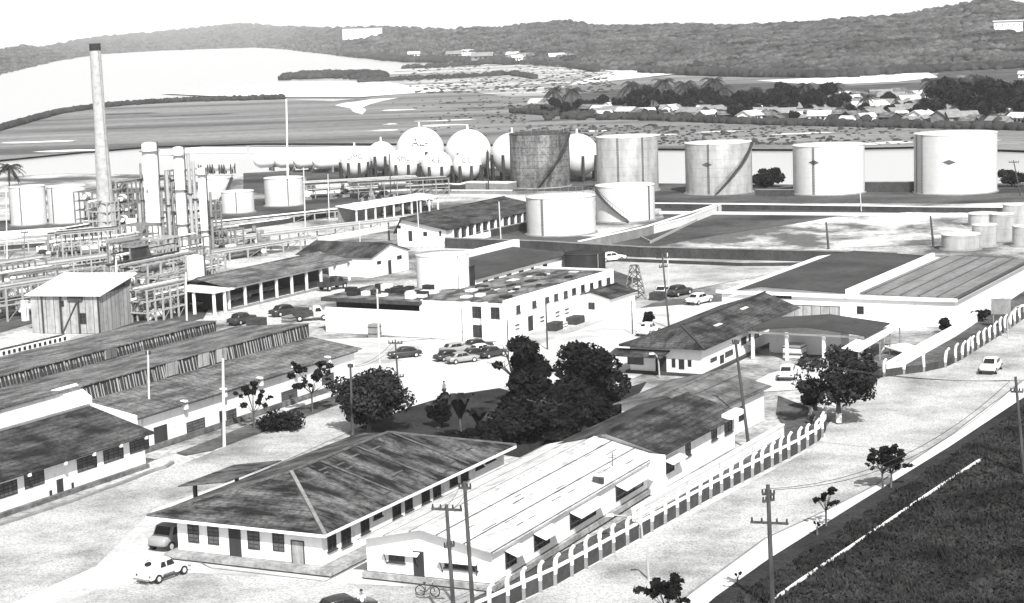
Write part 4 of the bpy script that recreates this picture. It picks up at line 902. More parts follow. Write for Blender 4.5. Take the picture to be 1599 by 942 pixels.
wall('boundary_wall','thin white far wall along the water behind the spheres','wall',[(390,237),(500,236),(590,235)],.3,1.4,'walk','dsteel')
wall('boundary_wall','thin white far wall behind the slim columns','wall',[(250,240),(320,236),(385,236)],.3,1.4,'walk','dsteel')
wall('boundary_wall','long low white wall of the yard behind the right fence','wall',[(1388,583),(1440,553),(1490,525),(1600,452),(1700,392)],.5,1.0,'white','white')
wall('boundary_wall','white inner wall running beside the left row of fence posts','wall',[(990,815),(1040,786),(1120,740),(1222,680)],.3,.9,'whited','white')
wall('pipe_line','thin black pipeline along the road in front of the dark bund wall','pipe',[(955,408),(1160,416),(1380,414)],.18,.5,'dsteel')
wall('pipe_line','thin black pipe crossing the field right of the ditch','pipe',[(1000,372),(1016,380),(1130,325)],.15,.4,'psteel')
wall('flood_wall','long dark wall along the plant edge behind the ladder tank','wall',[(1351,300),(1430,300)],.4,2,'dgrey','grey')
wall('flood_wall','dark wall and bank between the spiral-stair tank and next','wall',[(1180,306),(1240,306)],.4,1.2,'dgrey','grey')
# ladders row of fence posts with curved tops
def fence(label, posts, base, wallpts, hw, hp, label2=None):
    o = P(*base[0],G0); T = thing('concrete_fence',label,'fence',o,0)
    g_ = [P(x,y,G0)-o for x,y in base]
    mb = MB(); mc = MB()
    for a,b_ in zip(g_[:-1],g_[1:]):
        mb.beam((a.x,a.y,hw/2-.15),(b_.x,b_.y,hw/2-.15),.22,hw+.3); mc.beam((a.x,a.y,hw+.06),(b_.x,b_.y,hw+.06),.26,.12)
    mb.build('retaining_panel','dgrey',T)
    if label2: mc.build('rail','white',T)
    wires = MB()
    for z in (hw+.4,hw+.75,hp-.25):
        for a,b_ in zip(g_[:-1],g_[1:]): wires.beam((a.x,a.y,z),(b_.x,b_.y,z),.015)
    wires.build('wires','dsteel',T)
    for px in posts:
        q = None
        for (a,b_) in zip(base[:-1],base[1:]):
            if a[0] <= px <= b_[0] and b_[0] > a[0]:
                py = a[1]+(b_[1]-a[1])*(px-a[0])/(b_[0]-a[0]); q = P(px,py,G0)-o; t = (P(*b_)-P(*a)).normalized(); break
        if q is None: continue
        n = Vector((t.y,-t.x,0)); q = q+n*.16; w_ = .22; tl = Vector((rnd.uniform(-.08,.08), rnd.uniform(-.08,.08), rnd.uniform(-.08,.05)))
        b0 = q; m1 = q+Vector((0,0,hp*.72))+tl; m2 = q+n*.06+Vector((0,0,hp*.86))+tl*1.5; m3 = q+n*.3+Vector((0,0,hp))+tl*2
        po = MB().beam(b0+Vector((0,0,hw*.75)),m1,w_,w_).beam(m1-Vector((0,0,.03)),m2,w_*.95,w_*.95).beam(m2-Vector((0,0,.03)),m3,w_*.85,w_*.85).build('post','white',T)
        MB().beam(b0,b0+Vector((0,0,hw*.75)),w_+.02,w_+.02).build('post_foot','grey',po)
LP = [730,761,790,815,841,864,890,912,935,955,977,997,1015,1036,1055,1072,1090,1107,1124,1140,1156,1172,1187,1203,1216,1229,1245,1258,1271,1281]
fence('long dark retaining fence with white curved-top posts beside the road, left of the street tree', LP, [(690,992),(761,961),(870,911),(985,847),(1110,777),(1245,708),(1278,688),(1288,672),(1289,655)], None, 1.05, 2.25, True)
RP = [1379,1410,1441,1474,1490,1500,1509,1516,1525,1534,1543,1551,1560,1567,1575,1582,1590,1598,1606]
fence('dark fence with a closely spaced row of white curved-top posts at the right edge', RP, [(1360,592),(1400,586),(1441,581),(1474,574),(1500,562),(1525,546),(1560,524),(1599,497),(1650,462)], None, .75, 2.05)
# white slab shelters by the warehouse
def slab_shelter(label, x, y, L, W, h, az=28, name='walkway_canopy'):
    p = P(x,y,G0); u,_ = xy(az); T = thing(name,label,'canopy',p,math.atan2(u.y,u.x))
    MB().slab([(0,0,h),(L,0,h),(L,W,h+.25),(0,W,h+.25)],.12).build('roof','white',T)
    for i in range(5): MB().beam((.3+i*(L-.6)/4,.2,0),(.3+i*(L-.6)/4,.2,h-.1),.14).build('post','steel',T)
slab_shelter('long white walkway canopy between the street tree and the warehouse', 1343,586,17,1.9,2.5,26)
slab_shelter('small white slab in the yard behind the right fence', 1410,558,3,3,.6,60,'loading_slab')
# ------------------------------------------------------------------ poles and wires
def pole(label, xb, yb, xt, yt, r=.14, material='wood', arms=(), lamp=False, name='utility_pole', z0=G0, ins=True):
    b_ = P(xb,yb,z0); h = zat(b_,yt)-z0; tt = xt-xb
    T = thing(name,label,'pole',b_,0)
    lean = Vector(((xt-xb-(Q(b_+Vector((0,0,h)))[0]-xb))/FPX*b_.length,0,h))
    MB().cyl((0,0,-.3),lean,r,r*.7,8).build('shaft',material,T)
    for k,(d,wd) in enumerate(arms):
        c = lean*(1-d/h); dr = Vector((.93,-.3,0)) if k%2 == 0 else Vector((.85,.5,0))
        a_ = MB().beam(c-dr*wd/2,c+dr*wd/2,.12,.14).build('crossarm','wood',T)
        if ins:
            for t in (-.46,-.2,.2,.46): MB().cyl(c+dr*wd*t+Vector((0,0,.06)),c+dr*wd*t+Vector((0,0,.3)),.07,.05,6).build('insulator','dsteel',a_)
    if lamp: MB().tube([lean,lean+Vector((.4,0,.25)),lean+Vector((1.1,0,.2))],.04,6).build('lamp_arm','steel',T); MB().box(lean.x+1,lean.x+1.6,-.12,.12,lean.z+.1,lean.z+.25).build('lamp_head','white',T)
    T['top'] = [b_.x+lean.x,b_.y+lean.y,z0+lean.z]; return T
A = pole('dark front pole with a tilted crossarm before the pale-roofed workshop gable',711,990,697,788,.15,'wood',((.3,2.0),(2.6,.7)))
B = pole('slightly taller dark front pole close to the workshop corner',741,985,725,752,.15,'wood',((.4,.8),))
C_ = pole('dark pole with a crossarm and drop fuses at the pavement edge, lower right',1207,960,1199,757,.17,'wood',((.6,.8),(1.0,.9),(2.4,2.4)))
for d in (.2,.5,.8): pass
D_ = pole('dark pole at the far right edge above the grass bank',1600,745,1586,588,.15,'wood',((1.2,1.0),))
E_ = pole('dark leaning pole rising through the dark-roofed store',1170,700,1148,530,.15,'wood',((.3,.6),))
F_ = pole('dark pole in front of the large round tree at centre left',551,684,547,568,.14,'wood',((.3,.5),))
G_ = pole('dark pole with a crossarm right of the round tree',622,600,617,530,.11,'wood',((.4,1.6),(4,1.4)))
H_ = pole('pale pole in front of the flat-roofed office left wall',594,604,589,452,.12,'woodp',((.4,.8),))
I_ = pole('dark thin pole at the office side door',855,546,852,465,.11,'wood')
J_ = pole('pale pole with crossarms near the end of the office, left of a pair',1045,512,1034,396,.13,'wood',((.5,1.6),(1.6,1.2)))
K_ = pole('pale pole standing right beside the crossarm pole near the parked cars',1045,462,1042,395,.12,'woodp',((.5,1.6),))
pole('short black post in the white field, left one',1294,389,1290,347,.2,'wood'); pole('short black post in the white field, right one',1458,385,1453,337,.2,'wood')
pole('pale pole at the corner between the two left workshops',234,690,231,548,.12,'woodp',((.3,.5),))
pole('pale pole with a whitewashed base on the verge of the factory',350,697,348,560,.16,'woodp')
pole('thin white mast, tallest in the tank area',450,322,447,155,.22,'white',name='radio_mast')
pole('thin white pole before the short white tank',477,368,474,262,.14,'woodp'); pole('thin white pole left of the pump yard',514,344,512,272,.12,'woodp')
pole('white lamp post between long house and round rooftop tank',657,420,651,310,.1,'woodp'); pole('pale pole beside the canopy shelter',611,330,608,240,.14,'wood')
pole('pale pole in front of the long house pillars',783,388,779,315,.12,'woodp'); pole('thin pole on the sheds left of the pump house',564,425,561,345,.1,'woodp')
pole('thin pole left of the furnace house',37,440,38,362,.1,'steel',((.2,1.2),)); pole('thin pole at the left edge below the palm',11,405,9,292,.12,'woodp')
pole('white pole among the furnace pipes',184,500,181,405,.16,'white'); pole('white pole right of the furnace house',200,500,197,440,.12,'white')
pole('white pole by the stout vessel',292,518,290,425,.14,'woodp')
pole('thin dark pole beside the short road by the hedge',988,522,986,470,.07,'dsteel'); pole('dark post between the spheres and the dark tank',763,299,761,234,.16,'dsteel')
pole('dark pole by the largest white tank',1594,306,1583,250,.14,'wood',((.4,2),)); pole('pale pole beside the ladder tank',1345,330,1341,262,.1,'woodp')
pole('thin pole in front of the office fins',794,560,792,500,.08,'dsteel'); pole('pale post before the low white tanks',874,362,873,330,.1,'woodp')
def lampost(label,x,y,yt,dx):
    b_ = P(x,y,G0); h = zat(b_,yt)-G0; T = thing('street_lamp',label,'street lamp',b_,0)
    MB().tube([(0,0,0),(-.05,0,h*.55),(dx*.25,0,h*.8),(dx*.6,0,h*.95),(dx,0,h)],[.09,.08,.06,.05,.05],8).build('post','psteel',T); MB().box(min(dx,dx+.5*(1 if dx>0 else -1)),max(dx,dx+.5*(1 if dx>0 else -1)),-.1,.1,h-.08,h+.08).build('lamp_head','white',T)
lampost('curved white street lamp bending left over the workshop fence',1003,842,803,-2.0)
lampost('curved white street lamp at the right fence by the grey board',1574,528,478,1.4)
lampost('thin dark street lamp standing in the road near the bottom bush',1013,905,850,-.05)
lampost('bent white lamp by the entrance of the hip-roofed building',1030,590,552,-.5)
def wires(label, A, B, n=3, sag=1.0, sp=.6):
    a = Vector(A['top']) if not isinstance(A,Vector) else A; b_ = Vector(B['top']) if not isinstance(B,Vector) else B; T = thing('power_line',label,'power line',(a.x,a.y,0),0); 
    for k in range(n):
        off = Vector((.93,-.3,0))*(k-(n-1)/2)*sp; pts = [(a.lerp(b_,t/12)+off-Vector((a.x,a.y,sag*4*(t/12)*(1-t/12)+.3))) for t in range(13)]
        MB().tube(pts,.02,4).build('cable','dsteel',T)
wires('thin cables from the leaning store pole to the right edge pole over the road',E_,D_,3,1.0,.5)
wires('thin cables between the two front poles by the workshop gable',A,B,2,.2)
wires('thin cables running over the yard from the round tree pole to the crossarm pole',F_,G_,2,.6)
wires('cables from the round tree crossarm pole across to the office side pole',G_,I_,2,.9)
wires('cables from the lower right pole along the grass edge',C_,D_,2,2.0,.8)
# sign board and box
T = thing('sign_board','blank grey board standing on posts behind the right fence','sign',P(1563,512,G0),math.radians(-15))
MB().box(-1.1,1.1,-.05,.05,1.6,3.4).build('board','grey',T)
for x in (-.9,.8): MB().box(x,x+.12,.06,.16,0,3.2).build('post','steel',T)
T = thing('lattice_tower','small dark lattice tower in the drainage strip behind the office','tower',P(992,468,G0),.4); h = 4.6
for sx,sy in ((-1,-1),(1,-1),(1,1),(-1,1)): MB().beam((sx*1.1,sy*1.1,0),(sx*.4,sy*.4,h),.12).build('leg','steel',T)
mb = MB()
for k in range(5):
    z = h*k/5; r = 1.1-.7*k/5; z2 = h*(k+1)/5; r2 = 1.1-.7*(k+1)/5
    for i,(sx,sy) in enumerate(((-1,-1),(1,-1),(1,1),(-1,1))):
        nx_,ny_ = ((1,-1),(1,1),(-1,1),(-1,-1))[i]; mb.beam((sx*r,sy*r,z),(nx_*r2,ny_*r2,z2),.07); mb.beam((sx*r2,sy*r2,z2),(nx_*r2,ny_*r2,z2),.07)
mb.build('bracing','dsteel',T)
# ------------------------------------------------------------------ trees
def leaves(name, lobes, n, s, material, parent, seed, flat=1.0):
    """many small leaf-clump faces through the volume of the lobes (centre, radius, squash)"""
    rg = np.random.default_rng(seed); wts = np.array([l[1]**2 for l in lobes]); wts = wts/wts.sum()
    k = rg.choice(len(lobes), n, p=wts); C = np.array([l[0] for l in lobes])[k]; Rr = np.array([l[1] for l in lobes])[k]; sq = np.array([l[2] if len(l) > 2 else .8 for l in lobes])[k]
    d = rg.normal(size=(n,3)); d /= np.linalg.norm(d,axis=1)[:,None]; rad = Rr*(1-.5*rg.random(n)**1.6)
    p = C+d*rad[:,None]*np.stack([np.ones(n),np.ones(n),sq],1)
    # gather leaves into small sprays so that gaps open between them
    cl = rg.normal(size=(max(1,n//14),3)); ci = rg.integers(0,len(cl),n); 
    nrm = d*.8+rg.normal(size=(n,3))*.7+np.array([0,0,.5]); nrm /= np.linalg.norm(nrm,axis=1)[:,None]
    a = np.cross(nrm, rg.normal(size=(n,3))); a /= np.linalg.norm(a,axis=1)[:,None]; b_ = np.cross(nrm,a)
    sz = s*rg.uniform(.35,1.35,n)[:,None]; a *= sz; b_ *= sz*.6
    V = np.stack([p-a, p-b_*.9, p+a, p+b_*.9],1).reshape(-1,3); T = np.arange(4*n).reshape(n,4)
    return fast_mesh(name, V, T, material, parent)
def blobs(cx, cy, cz, w_, h_, n, rg, r=.36):
    out = []
    for i in range(n):
        a = rg.uniform(0,2*math.pi); q = rg.random()**.6; z = rg.uniform(-.5,.5); k = math.sqrt(max(.1,1-(z*1.5)**2))
        rr = w_*r*rg.uniform(.35,1.0)*(1-.4*q)
        out.append(((cx+math.cos(a)*q*k*(w_/2-rr*.6), cy+math.sin(a)*q*k*(w_/2-rr*.6), cz+z*(h_-rr)), rr, .72))
    return out
def trunk(T, h, r, spread, rg, n=6, material='trunk', z0=.45):
    t = MB(); top = Vector((rg.uniform(-.2,.2),rg.uniform(-.2,.2),h*z0)); t.tube([(0,0,-.3),(0,0,.4),tuple(top*.6),tuple(top)],[r*1.5,r,r*.85,r*.7],10)
    for i in range(n):
        a = 2*math.pi*i/n+rg.uniform(-.4,.4); e = Vector((math.cos(a)*spread*rg.uniform(.5,.95),math.sin(a)*spread*rg.uniform(.5,.95),h*rg.uniform(.62,.9))); m_ = top.lerp(e,.5)+Vector((0,0,h*.05))
        t.tube([tuple(top),tuple(m_),tuple(e)],[r*.5,r*.3,r*.1],6)
        for j in range(2):
            e2 = m_+Vector((rg.uniform(-1,1),rg.uniform(-1,1),rg.uniform(.2,.8)))*spread*.35; t.tube([tuple(m_),tuple(e2)],[r*.22,r*.06],5)
    return t.build('trunk',material,T)
def tree(label, xb, yb, w_px, ytop, ybot, material='leaf', n=7000, s=.28, nl=16, seed=1, dx=0, name='leafy_tree', r=.25, group=None, lob=.36):
    b_ = P(xb,yb,G0); sc_ = FPX/b_.length; w_ = w_px/sc_; zt = zat(b_,ytop)-G0; zb = max(.4,zat(b_,ybot)-G0); rg = random.Random(seed)
    T = thing(name,label,'tree',b_,0,group); trunk(T,zt,r,w_*.42,rg)
    L = blobs(dx/sc_,0,(zt+zb)/2,w_,zt-zb,nl,rg,lob); leaves('crown',L,n,s,material,T,seed); return T
tree('large round dark tree standing before the pale office yard, left of centre',577,676,132,577,655,'leaf',11000,.24,34,1,8)
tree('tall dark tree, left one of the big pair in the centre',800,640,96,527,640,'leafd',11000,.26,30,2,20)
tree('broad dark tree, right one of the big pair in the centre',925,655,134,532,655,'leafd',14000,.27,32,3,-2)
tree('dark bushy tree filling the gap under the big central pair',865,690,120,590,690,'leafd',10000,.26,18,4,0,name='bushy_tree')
tree('low dark shrub mass spreading over the garden corner',800,692,110,640,700,'leafd',7000,.25,16,5,0,name='shrub')
tree('spreading dark shrub at the foot of the big central pair, right side',950,668,70,628,672,'leafd',3000,.24,14,33,0,name='shrub')
tree('spreading dark shrub at the foot of the big central pair, left side',790,668,60,622,672,'leafd',2800,.24,12,34,0,name='shrub')
tree('knee-high dark shrub bed along the garden lawn edge',735,706,100,676,706,'leafd',3200,.22,16,35,0,name='shrub')
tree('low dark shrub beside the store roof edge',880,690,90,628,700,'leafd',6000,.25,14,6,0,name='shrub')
tree('wide street tree overhanging the entrance by the curved fence',1310,662,142,544,628,'leaf',4600,.24,44,7,0,lob=.22,name='street_tree')
tree('small low branch crown leaning left under the street tree',1272,640,56,585,630,'leafd',1500,.26,8,27,0,name='street_tree')
MB().cyl((0,0,0),(0,0,1.0),.3,.27,10).build('painted_trunk_base','white',[o for o in sc.objects if o.get('label','').startswith('wide street tree')][0])
def sparse(label, xb, yb, w_px, ytop, nb, s, seed, material='leafd', name='young_tree', r=.07, group=None, stems=1):
    """open crown: bare branches ending in separate leaf tufts"""
    b_ = P(xb,yb,G0+.15); sc_ = FPX/b_.length; w_ = w_px/sc_; h = zat(b_,ytop)-G0; rg = random.Random(seed); T = thing(name,label,'tree',b_,0,group)
    t = MB(); L = []
    for st in range(stems):
        ox = (st-(stems-1)/2)*.6; top = Vector((ox*1.2,0,h*.35)); t.tube([(ox,0,-.2),tuple(top)],[r*1.3,r],8)
        for i in range(nb):
            a = rg.uniform(0,2*math.pi); rr = w_/2*rg.uniform(.25,1); e = Vector((math.cos(a)*rr,math.sin(a)*rr*.8,h*rg.uniform(.5,.98))); m_ = top.lerp(e,.5)+Vector((0,0,.1))
            t.tube([tuple(top),tuple(m_),tuple(e)],[r*.5,r*.35,r*.12],5); 
            for q_ in (1.0,.82,.62):
                if q_ == 1.0 or rg.random() < .75: L.append((tuple(m_.lerp(e,q_)+Vector((rg.uniform(-1,1),rg.uniform(-1,1),rg.uniform(-.6,.6)))*w_*.05),w_*rg.uniform(.04,.085),.6))
    t.build('trunk','trunk',T); leaves('crown',L,int(34*len(L)),s,material,T,seed); return T
sparse('open-branched young tree with leaf tufts before the factory wall, taller one',488,642,86,566,16,.22,11)
sparse('open-branched young tree with leaf tufts nearer the whitewashed pole',397,668,64,604,12,.22,12)
sparse('umbrella-shaped sapling with two stems at the edge of the grass bank',1385,762,78,702,16,.17,13,stems=2)
sparse('thin straggly sapling tied to a stake at the grass edge',1290,822,46,757,9,.14,14)
sparse('spiky dark bush top sticking up at the bottom edge of the frame',1040,975,92,906,20,.2,15,r=.05,name='bush')
sparse('small spindly shoot on the pavement edge left of the stake sapling',1152,912,12,895,3,.1,16,name='sapling')
sparse('tiny bent shoot on the pavement edge below the stake sapling',1276,836,9,818,3,.1,17,name='sapling')
tree('small bushy tree in the garden behind the dark tiled roof',684,668,52,613,658,'leafd',2600,.24,9,18,3,name='bushy_tree')
def banana(label,xb,yb,ytop,seed,w_=2.0):
    b_ = P(xb,yb,G0); h = zat(b_,ytop)-G0; rg = random.Random(seed); T = thing('banana_plant',label,'plant',b_,0)
    MB().tube([(0,0,-.2),(0,0,h*.55)],[.16,.1],8).build('stem','trunk',T)
    for i in range(9):
        a = 2*math.pi*i/9+rg.uniform(-.2,.2); m_ = MB(); pts = []
        for k in range(6):
            t = k/5; pts.append((Vector((math.cos(a)*w_*t,math.sin(a)*w_*t,h*(.5+.5*math.sin(t*2.2)))), .38*math.sin(.35+t*2.6)))
        sd_ = Vector((-math.sin(a),math.cos(a),0)); V = []
        for p_,ww in pts: V += [p_-sd_*ww, p_+sd_*ww]
        m_.add(V,[(2*k,2*k+1,2*k+3,2*k+2) for k in range(5)]).build('leaf','leaf',T)
banana('banana plant with two big drooping lobes behind the dark tiled roof',720,692,618,1)
banana('second smaller banana plant in the garden',748,688,640,2,1.6)
tree('ragged dark undergrowth at the garden edge behind the tiled roof',770,700,80,655,702,'leafd',3500,.24,12,19,0,name='shrub')
tree('low hedge block by the short road before the hip-roofed building',1015,508,26,486,506,'leafd',1400,.22,8,20,0,name='hedge',r=.08)
tree('round dark bush behind the spiral-stair tank',1198,292,52,262,292,'leafd',2600,.45,9,21,0,name='bush')
tree('dark bush at the right edge behind the largest white tank',1580,292,50,266,292,'leafd',1800,.4,8,22,0,name='bush')
tree('shrub in the yard behind the right fence posts',1478,520,26,498,518,'leafd',900,.2,6,23,0,name='shrub')
tree('dark bush at the foot of the grey sign board',1530,502,34,484,502,'leafd',1100,.2,7,24,0,name='shrub')
tree('low hedge along the verge by the open-branched young trees',440,672,90,655,672,'leafd',1500,.22,10,25,0,name='hedge',r=.05)
def palm_mesh(T, h, fr, seed, n=18, lean=.6):
    rg = random.Random(seed); top = Vector((lean,0,h)); MB().tube([(0,0,-.3),(lean*.2,0,h*.4),(lean*.6,0,h*.75),tuple(top)],[.28,.2,.17,.15],8).build('trunk','trunk',T)
    m_ = MB()
    for i in range(n):
        a = 2*math.pi*i/n+rg.uniform(-.15,.15); el = rg.uniform(-.2,1.1); prev = top; L = fr*rg.uniform(.8,1.1); pts = [top]
        for k in range(1,7):
            t = k/6; pts.append(top+Vector((math.cos(a)*L*t*math.cos(el*.7),math.sin(a)*L*t*math.cos(el*.7),L*(math.sin(el)*t-.75*t*t))))
        sd_ = Vector((-math.sin(a),math.cos(a),0))
        for k in range(6):
            p0,p1 = pts[k],pts[k+1]; wdt = fr*.3*(1-.6*k/6)
            for s_ in (-1,1):
                for j in range(2):
                    q0 = p0.lerp(p1,j*.5); q1 = p0.lerp(p1,j*.5+.45); m_.add([q0,q1,q1+sd_*s_*wdt+Vector((0,0,-wdt*.6))+(p1-p0)*.3],[(0,1,2)])
    m_.build('fronds','palm',T)
b_ = P(18,352,G0); T = thing('palm_tree','single tall palm with a round frond head above the left edge tanks','palm',b_,0); palm_mesh(T,zat(b_,262)-G0,3.6,1,22,.3)
# ------------------------------------------------------------------ village across the river
def gv(px,py): return P(px,py,.1)
protoP = None; vt = []
rg = random.Random(31)
palms = [(862,176,46),(893,176,44),(990,172,52),(1012,170,44),(1034,172,56),(1068,170,50),(1080,168,42),(1115,170,56),(1128,172,44),(1180,176,46),(1262,168,44),(1300,170,46),(1460,172,56),(1500,168,52),(1530,170,60),(1350,178,34)]
PL = ['palm at the left tip of the riverside village','palm beside the one at the left tip of the village']
for i,(x,y,hp) in enumerate(palms):
    p_ = gv(x,y); h = hp/(FPX/p_.length); lb = PL[i] if i < 2 else 'palm rising from the dark tree belt behind the riverside huts'
    if i < 3:
        T = thing('palm_tree',lb,'palm',p_,rg.uniform(0,6),'palms of the riverside village' ); palm_mesh(T,8.5,4.8,40+i,26,.8); T.scale = (h/11,)*3; vt.append(T)
    else: dup(vt[i%3],p_,rg.uniform(0,6),lb,h/11)
protoT = []
for k in range(4):
    T = thing('village_tree','dark round-crowned tree in the belt behind the riverside huts','tree',(0,0,0),0,'trees of the riverside village'); r2 = random.Random(50+k)
    trunk(T,8,.3,3,r2,4); leaves('crown',blobs(0,0,5.2,8.5,6.2,9,r2,.36),1500,.75,'leafd',T,60+k); protoT.append(T)
spots = [(1214,182,36),(1232,178,42),(1205,170,34),(1248,174,38),(1270,178,36),(1290,172,40),(1302,176,30),(1456,186,44),(1475,180,54),(1492,188,48),(1512,182,56),(1530,188,52),(1548,184,56),(1568,188,56),(1588,184,60),(1602,190,54),(1466,168,40),(1540,168,44),
 (985,176,34),(965,172,26),(1000,178,36),(1020,172,34),(1040,176,38),(1055,172,32),(1085,176,36),(1100,172,34),(1120,178,38),(1140,174,34),(1160,178,34),(1180,182,36),(940,168,22),(920,172,22),(905,176,20),(868,180,26),(884,181,24),(850,176,14),(1195,180,30),(1330,186,22),(1385,168,26),(1390,180,22),(1350,180,18),(1220,160,30),(1260,160,30),(1420,176,24),(1433,190,26),(1075,182,26),(1150,186,26),(1240,190,22),(1318,168,22)]
for i,(x,y,hp) in enumerate(spots):
    p_ = gv(x,y); h = hp*1.0/(FPX/p_.length)
    if i < 4: T = protoT[i]; T.location = p_; T.scale = (h/8.3,)*3; T.rotation_euler.z = rg.uniform(0,6)
    else: dup(protoT[i%4],p_,rg.uniform(0,6),None,h/8.3)
protoH = []
for k,(L,W,h,rz_) in enumerate([(8,6,2.6,1.6),(11,6,2.5,1.8),(6.5,5,2.4,1.4)]):
    T = thing('village_house','tiny pale-roofed hut in the riverside village beyond the tanks','house',(0,0,0),0,'huts of the riverside village')
    MB().extx([(0,0),(W,0),(W,h),(W/2,h+rz_-.1),(0,h)],0,L).build('wall',['whited','grey','dgrey'][k],T)
    MB().slab([(-.5,-.6,h-.2),(L+.5,-.6,h-.2),(L+.5,W/2,h+rz_),(-.5,W/2,h+rz_)],.15).slab([(-.5,W/2,h+rz_),(L+.5,W/2,h+rz_),(L+.5,W+.6,h-.2),(-.5,W+.6,h-.2)],.15).build('roof',['hroof','grey','rust'][k],T)
    for x in (L*.15,L*.62): MB().box(x,x+L*.14,-.05,-.003,.9,1.9).build('window','black',T)
    MB().box(L*.4,L*.4+.9,-.05,-.003,0,2).build('door','black',T); protoH.append(T)
hs = [(826,170),(840,171),(906,178),(922,180),(936,181),(948,179),(962,182),(975,178),(985,183),(1000,181),(1030,178),(1038,184),(1052,180),(1068,184),(1084,186),(1100,187),(1112,182),(1122,187),(1165,186),(1180,184),(1192,188),(1172,191),(1206,148),(1228,158),(1262,152),(1202,186),(1216,190),(1232,186),(1246,190),(1262,185),(1262,191),(1285,190),(1300,186),(1310,192),(1322,178),(1328,188),(1345,190),(1362,187),(1372,192),(1392,190),(1408,193)]
for _ in range(62): hs.append((rg.uniform(1292,1455), rg.uniform(149,185)))
for _ in range(16): hs.append((rg.uniform(1430,1640), rg.uniform(189,197)))
for _ in range(26): hs.append((rg.uniform(900,1290), rg.uniform(172,187)))
hs += [(1485,136),(1495,128),(1590,122)]
for i,(x,y) in enumerate(hs):
    p_ = gv(x,y); k = i%3; a = rg.uniform(-1.2,1.2)
    if i < 3: T = protoH[i]; T.location = p_; T.rotation_euler.z = a
    else: T = dup(protoH[k],p_,a,None,rg.uniform(.5,.95))
pp = []; r2 = []; rs = random.Random(99)
for _ in range(700):
    x = rs.uniform(830,1640); y = rs.uniform(150,196) if x > 1290 else rs.uniform(166,188); q = gv(x,y); k = rs.uniform(.8,2.2); pp.append((q.x,q.y,k*.5)); r2.append(k)
tag(clumps('undergrowth', pp, r2, 'mang', .8, 79), 'dark bushes and yards between the riverside huts', 'undergrowth', kind='stuff')
# scattered white houses in the waterfront town below the hills
for i in range(22):
    x = rg.choice([rg.uniform(800,950),rg.uniform(620,800)]); y = rg.uniform(90,101)
    p_ = P(x,y,0); p_.z = 3; T = dup(protoH[i%3],p_,rg.uniform(-.6,.6),'tiny white house in the waterfront town below the far hills',rg.uniform(1.0,1.8),'houses of the far waterfront town')
# ------------------------------------------------------------------ vehicles
def wheel(T, x, y, r=.33):
    s_ = 1 if y > 0 else -1; w_ = MB().cyl((x,y-s_*.1,r),(x,y+s_*.09,r),r,None,18).build('wheel','tyre',T); MB().cyl((x,y+s_*.092,r),(x,y+s_*.105,r),r*.55,None,14).build('hubcap','rim',w_)
def loft(sections, n=16):
    """sections (x, halfwidth, zlow, zhigh, exponent)"""
    V = []
    for (x,hw,zl,zh,e) in sections:
        for i in range(n):
            a = 2*math.pi*i/n; c,s_ = math.cos(a),math.sin(a); V.append((x,hw*math.copysign(abs(c)**e,c),(zl+zh)/2+(zh-zl)/2*math.copysign(abs(s_)**e,s_)))
    F_ = [(j*n+i,j*n+(i+1)%n,(j+1)*n+(i+1)%n,(j+1)*n+i) for j in range(len(sections)-1) for i in range(n)]+[tuple(range(n-1,-1,-1)),tuple(range((len(sections)-1)*n,len(sections)*n))]
    return MB().add(V,F_,True)
def sedan(label, px, py, az, paint='carw', name='parked_car', k=1.0, cat='car', z=G0+.02):
    p_ = P(px,py,z); u,_ = xy(az); T = thing(name,label,cat,p_,math.atan2(u.y,u.x)); T.scale = (k,)*3
    b_ = loft([(-2.2,.6,.42,.78,.5),(-2.12,.78,.32,.88,.4),(-1.5,.83,.25,.93,.35),(-.6,.85,.22,.95,.35),(.7,.85,.22,.95,.35),(1.5,.82,.25,.9,.35),(2.1,.76,.32,.82,.4),(2.18,.6,.42,.72,.5)]).build('body',paint,T)
    loft([(-1.55,.55,.9,.96,.4),(-1.15,.68,.88,1.36,.45),(-.4,.7,.88,1.45,.45),(.35,.69,.88,1.43,.45),(.95,.6,.88,.98,.4)]).build('cabin',paint,T)
    for s_ in (-1,1):
        MB().add([(-1.1,s_*.735,.97),(-.35,s_*.755,.97),(-.35,s_*.7,1.33),(-.95,s_*.69,1.31)],[(0,1,2,3)]).build('side_window','glass',T); MB().add([(-.28,s_*.755,.97),(.62,s_*.74,.97),(.35,s_*.69,1.32),(-.28,s_*.7,1.33)],[(0,1,2,3)]).build('side_window','glass',T)
    MB().add([(1.0,-.56,.99),(1.0,.56,.99),(.47,.5,1.39),(.47,-.5,1.39)],[(0,1,2,3)]).build('windscreen','glass',T); MB().add([(-1.57,-.52,.98),(-1.57,.52,.98),(-1.2,.48,1.34),(-1.2,-.48,1.34)],[(0,1,2,3)]).build('rear_window','glass',T)
    for x in (-1.35,1.35):
        for y in (-.78,.78): wheel(T,x,y)
    for x in (-2.24,2.22): MB().beam((x,-.78,.42),(x,.78,.42),.1,.12).build('bumper','dsteel',T)
    for y in (-.6,.6): MB().ball((2.17,y,.66),.1,8,6).build('headlight','rim',T); MB().box(-2.21,-2.15,y-.12,y+.12,.6,.72).build('tail_lamp','dgrey',T)
    return T
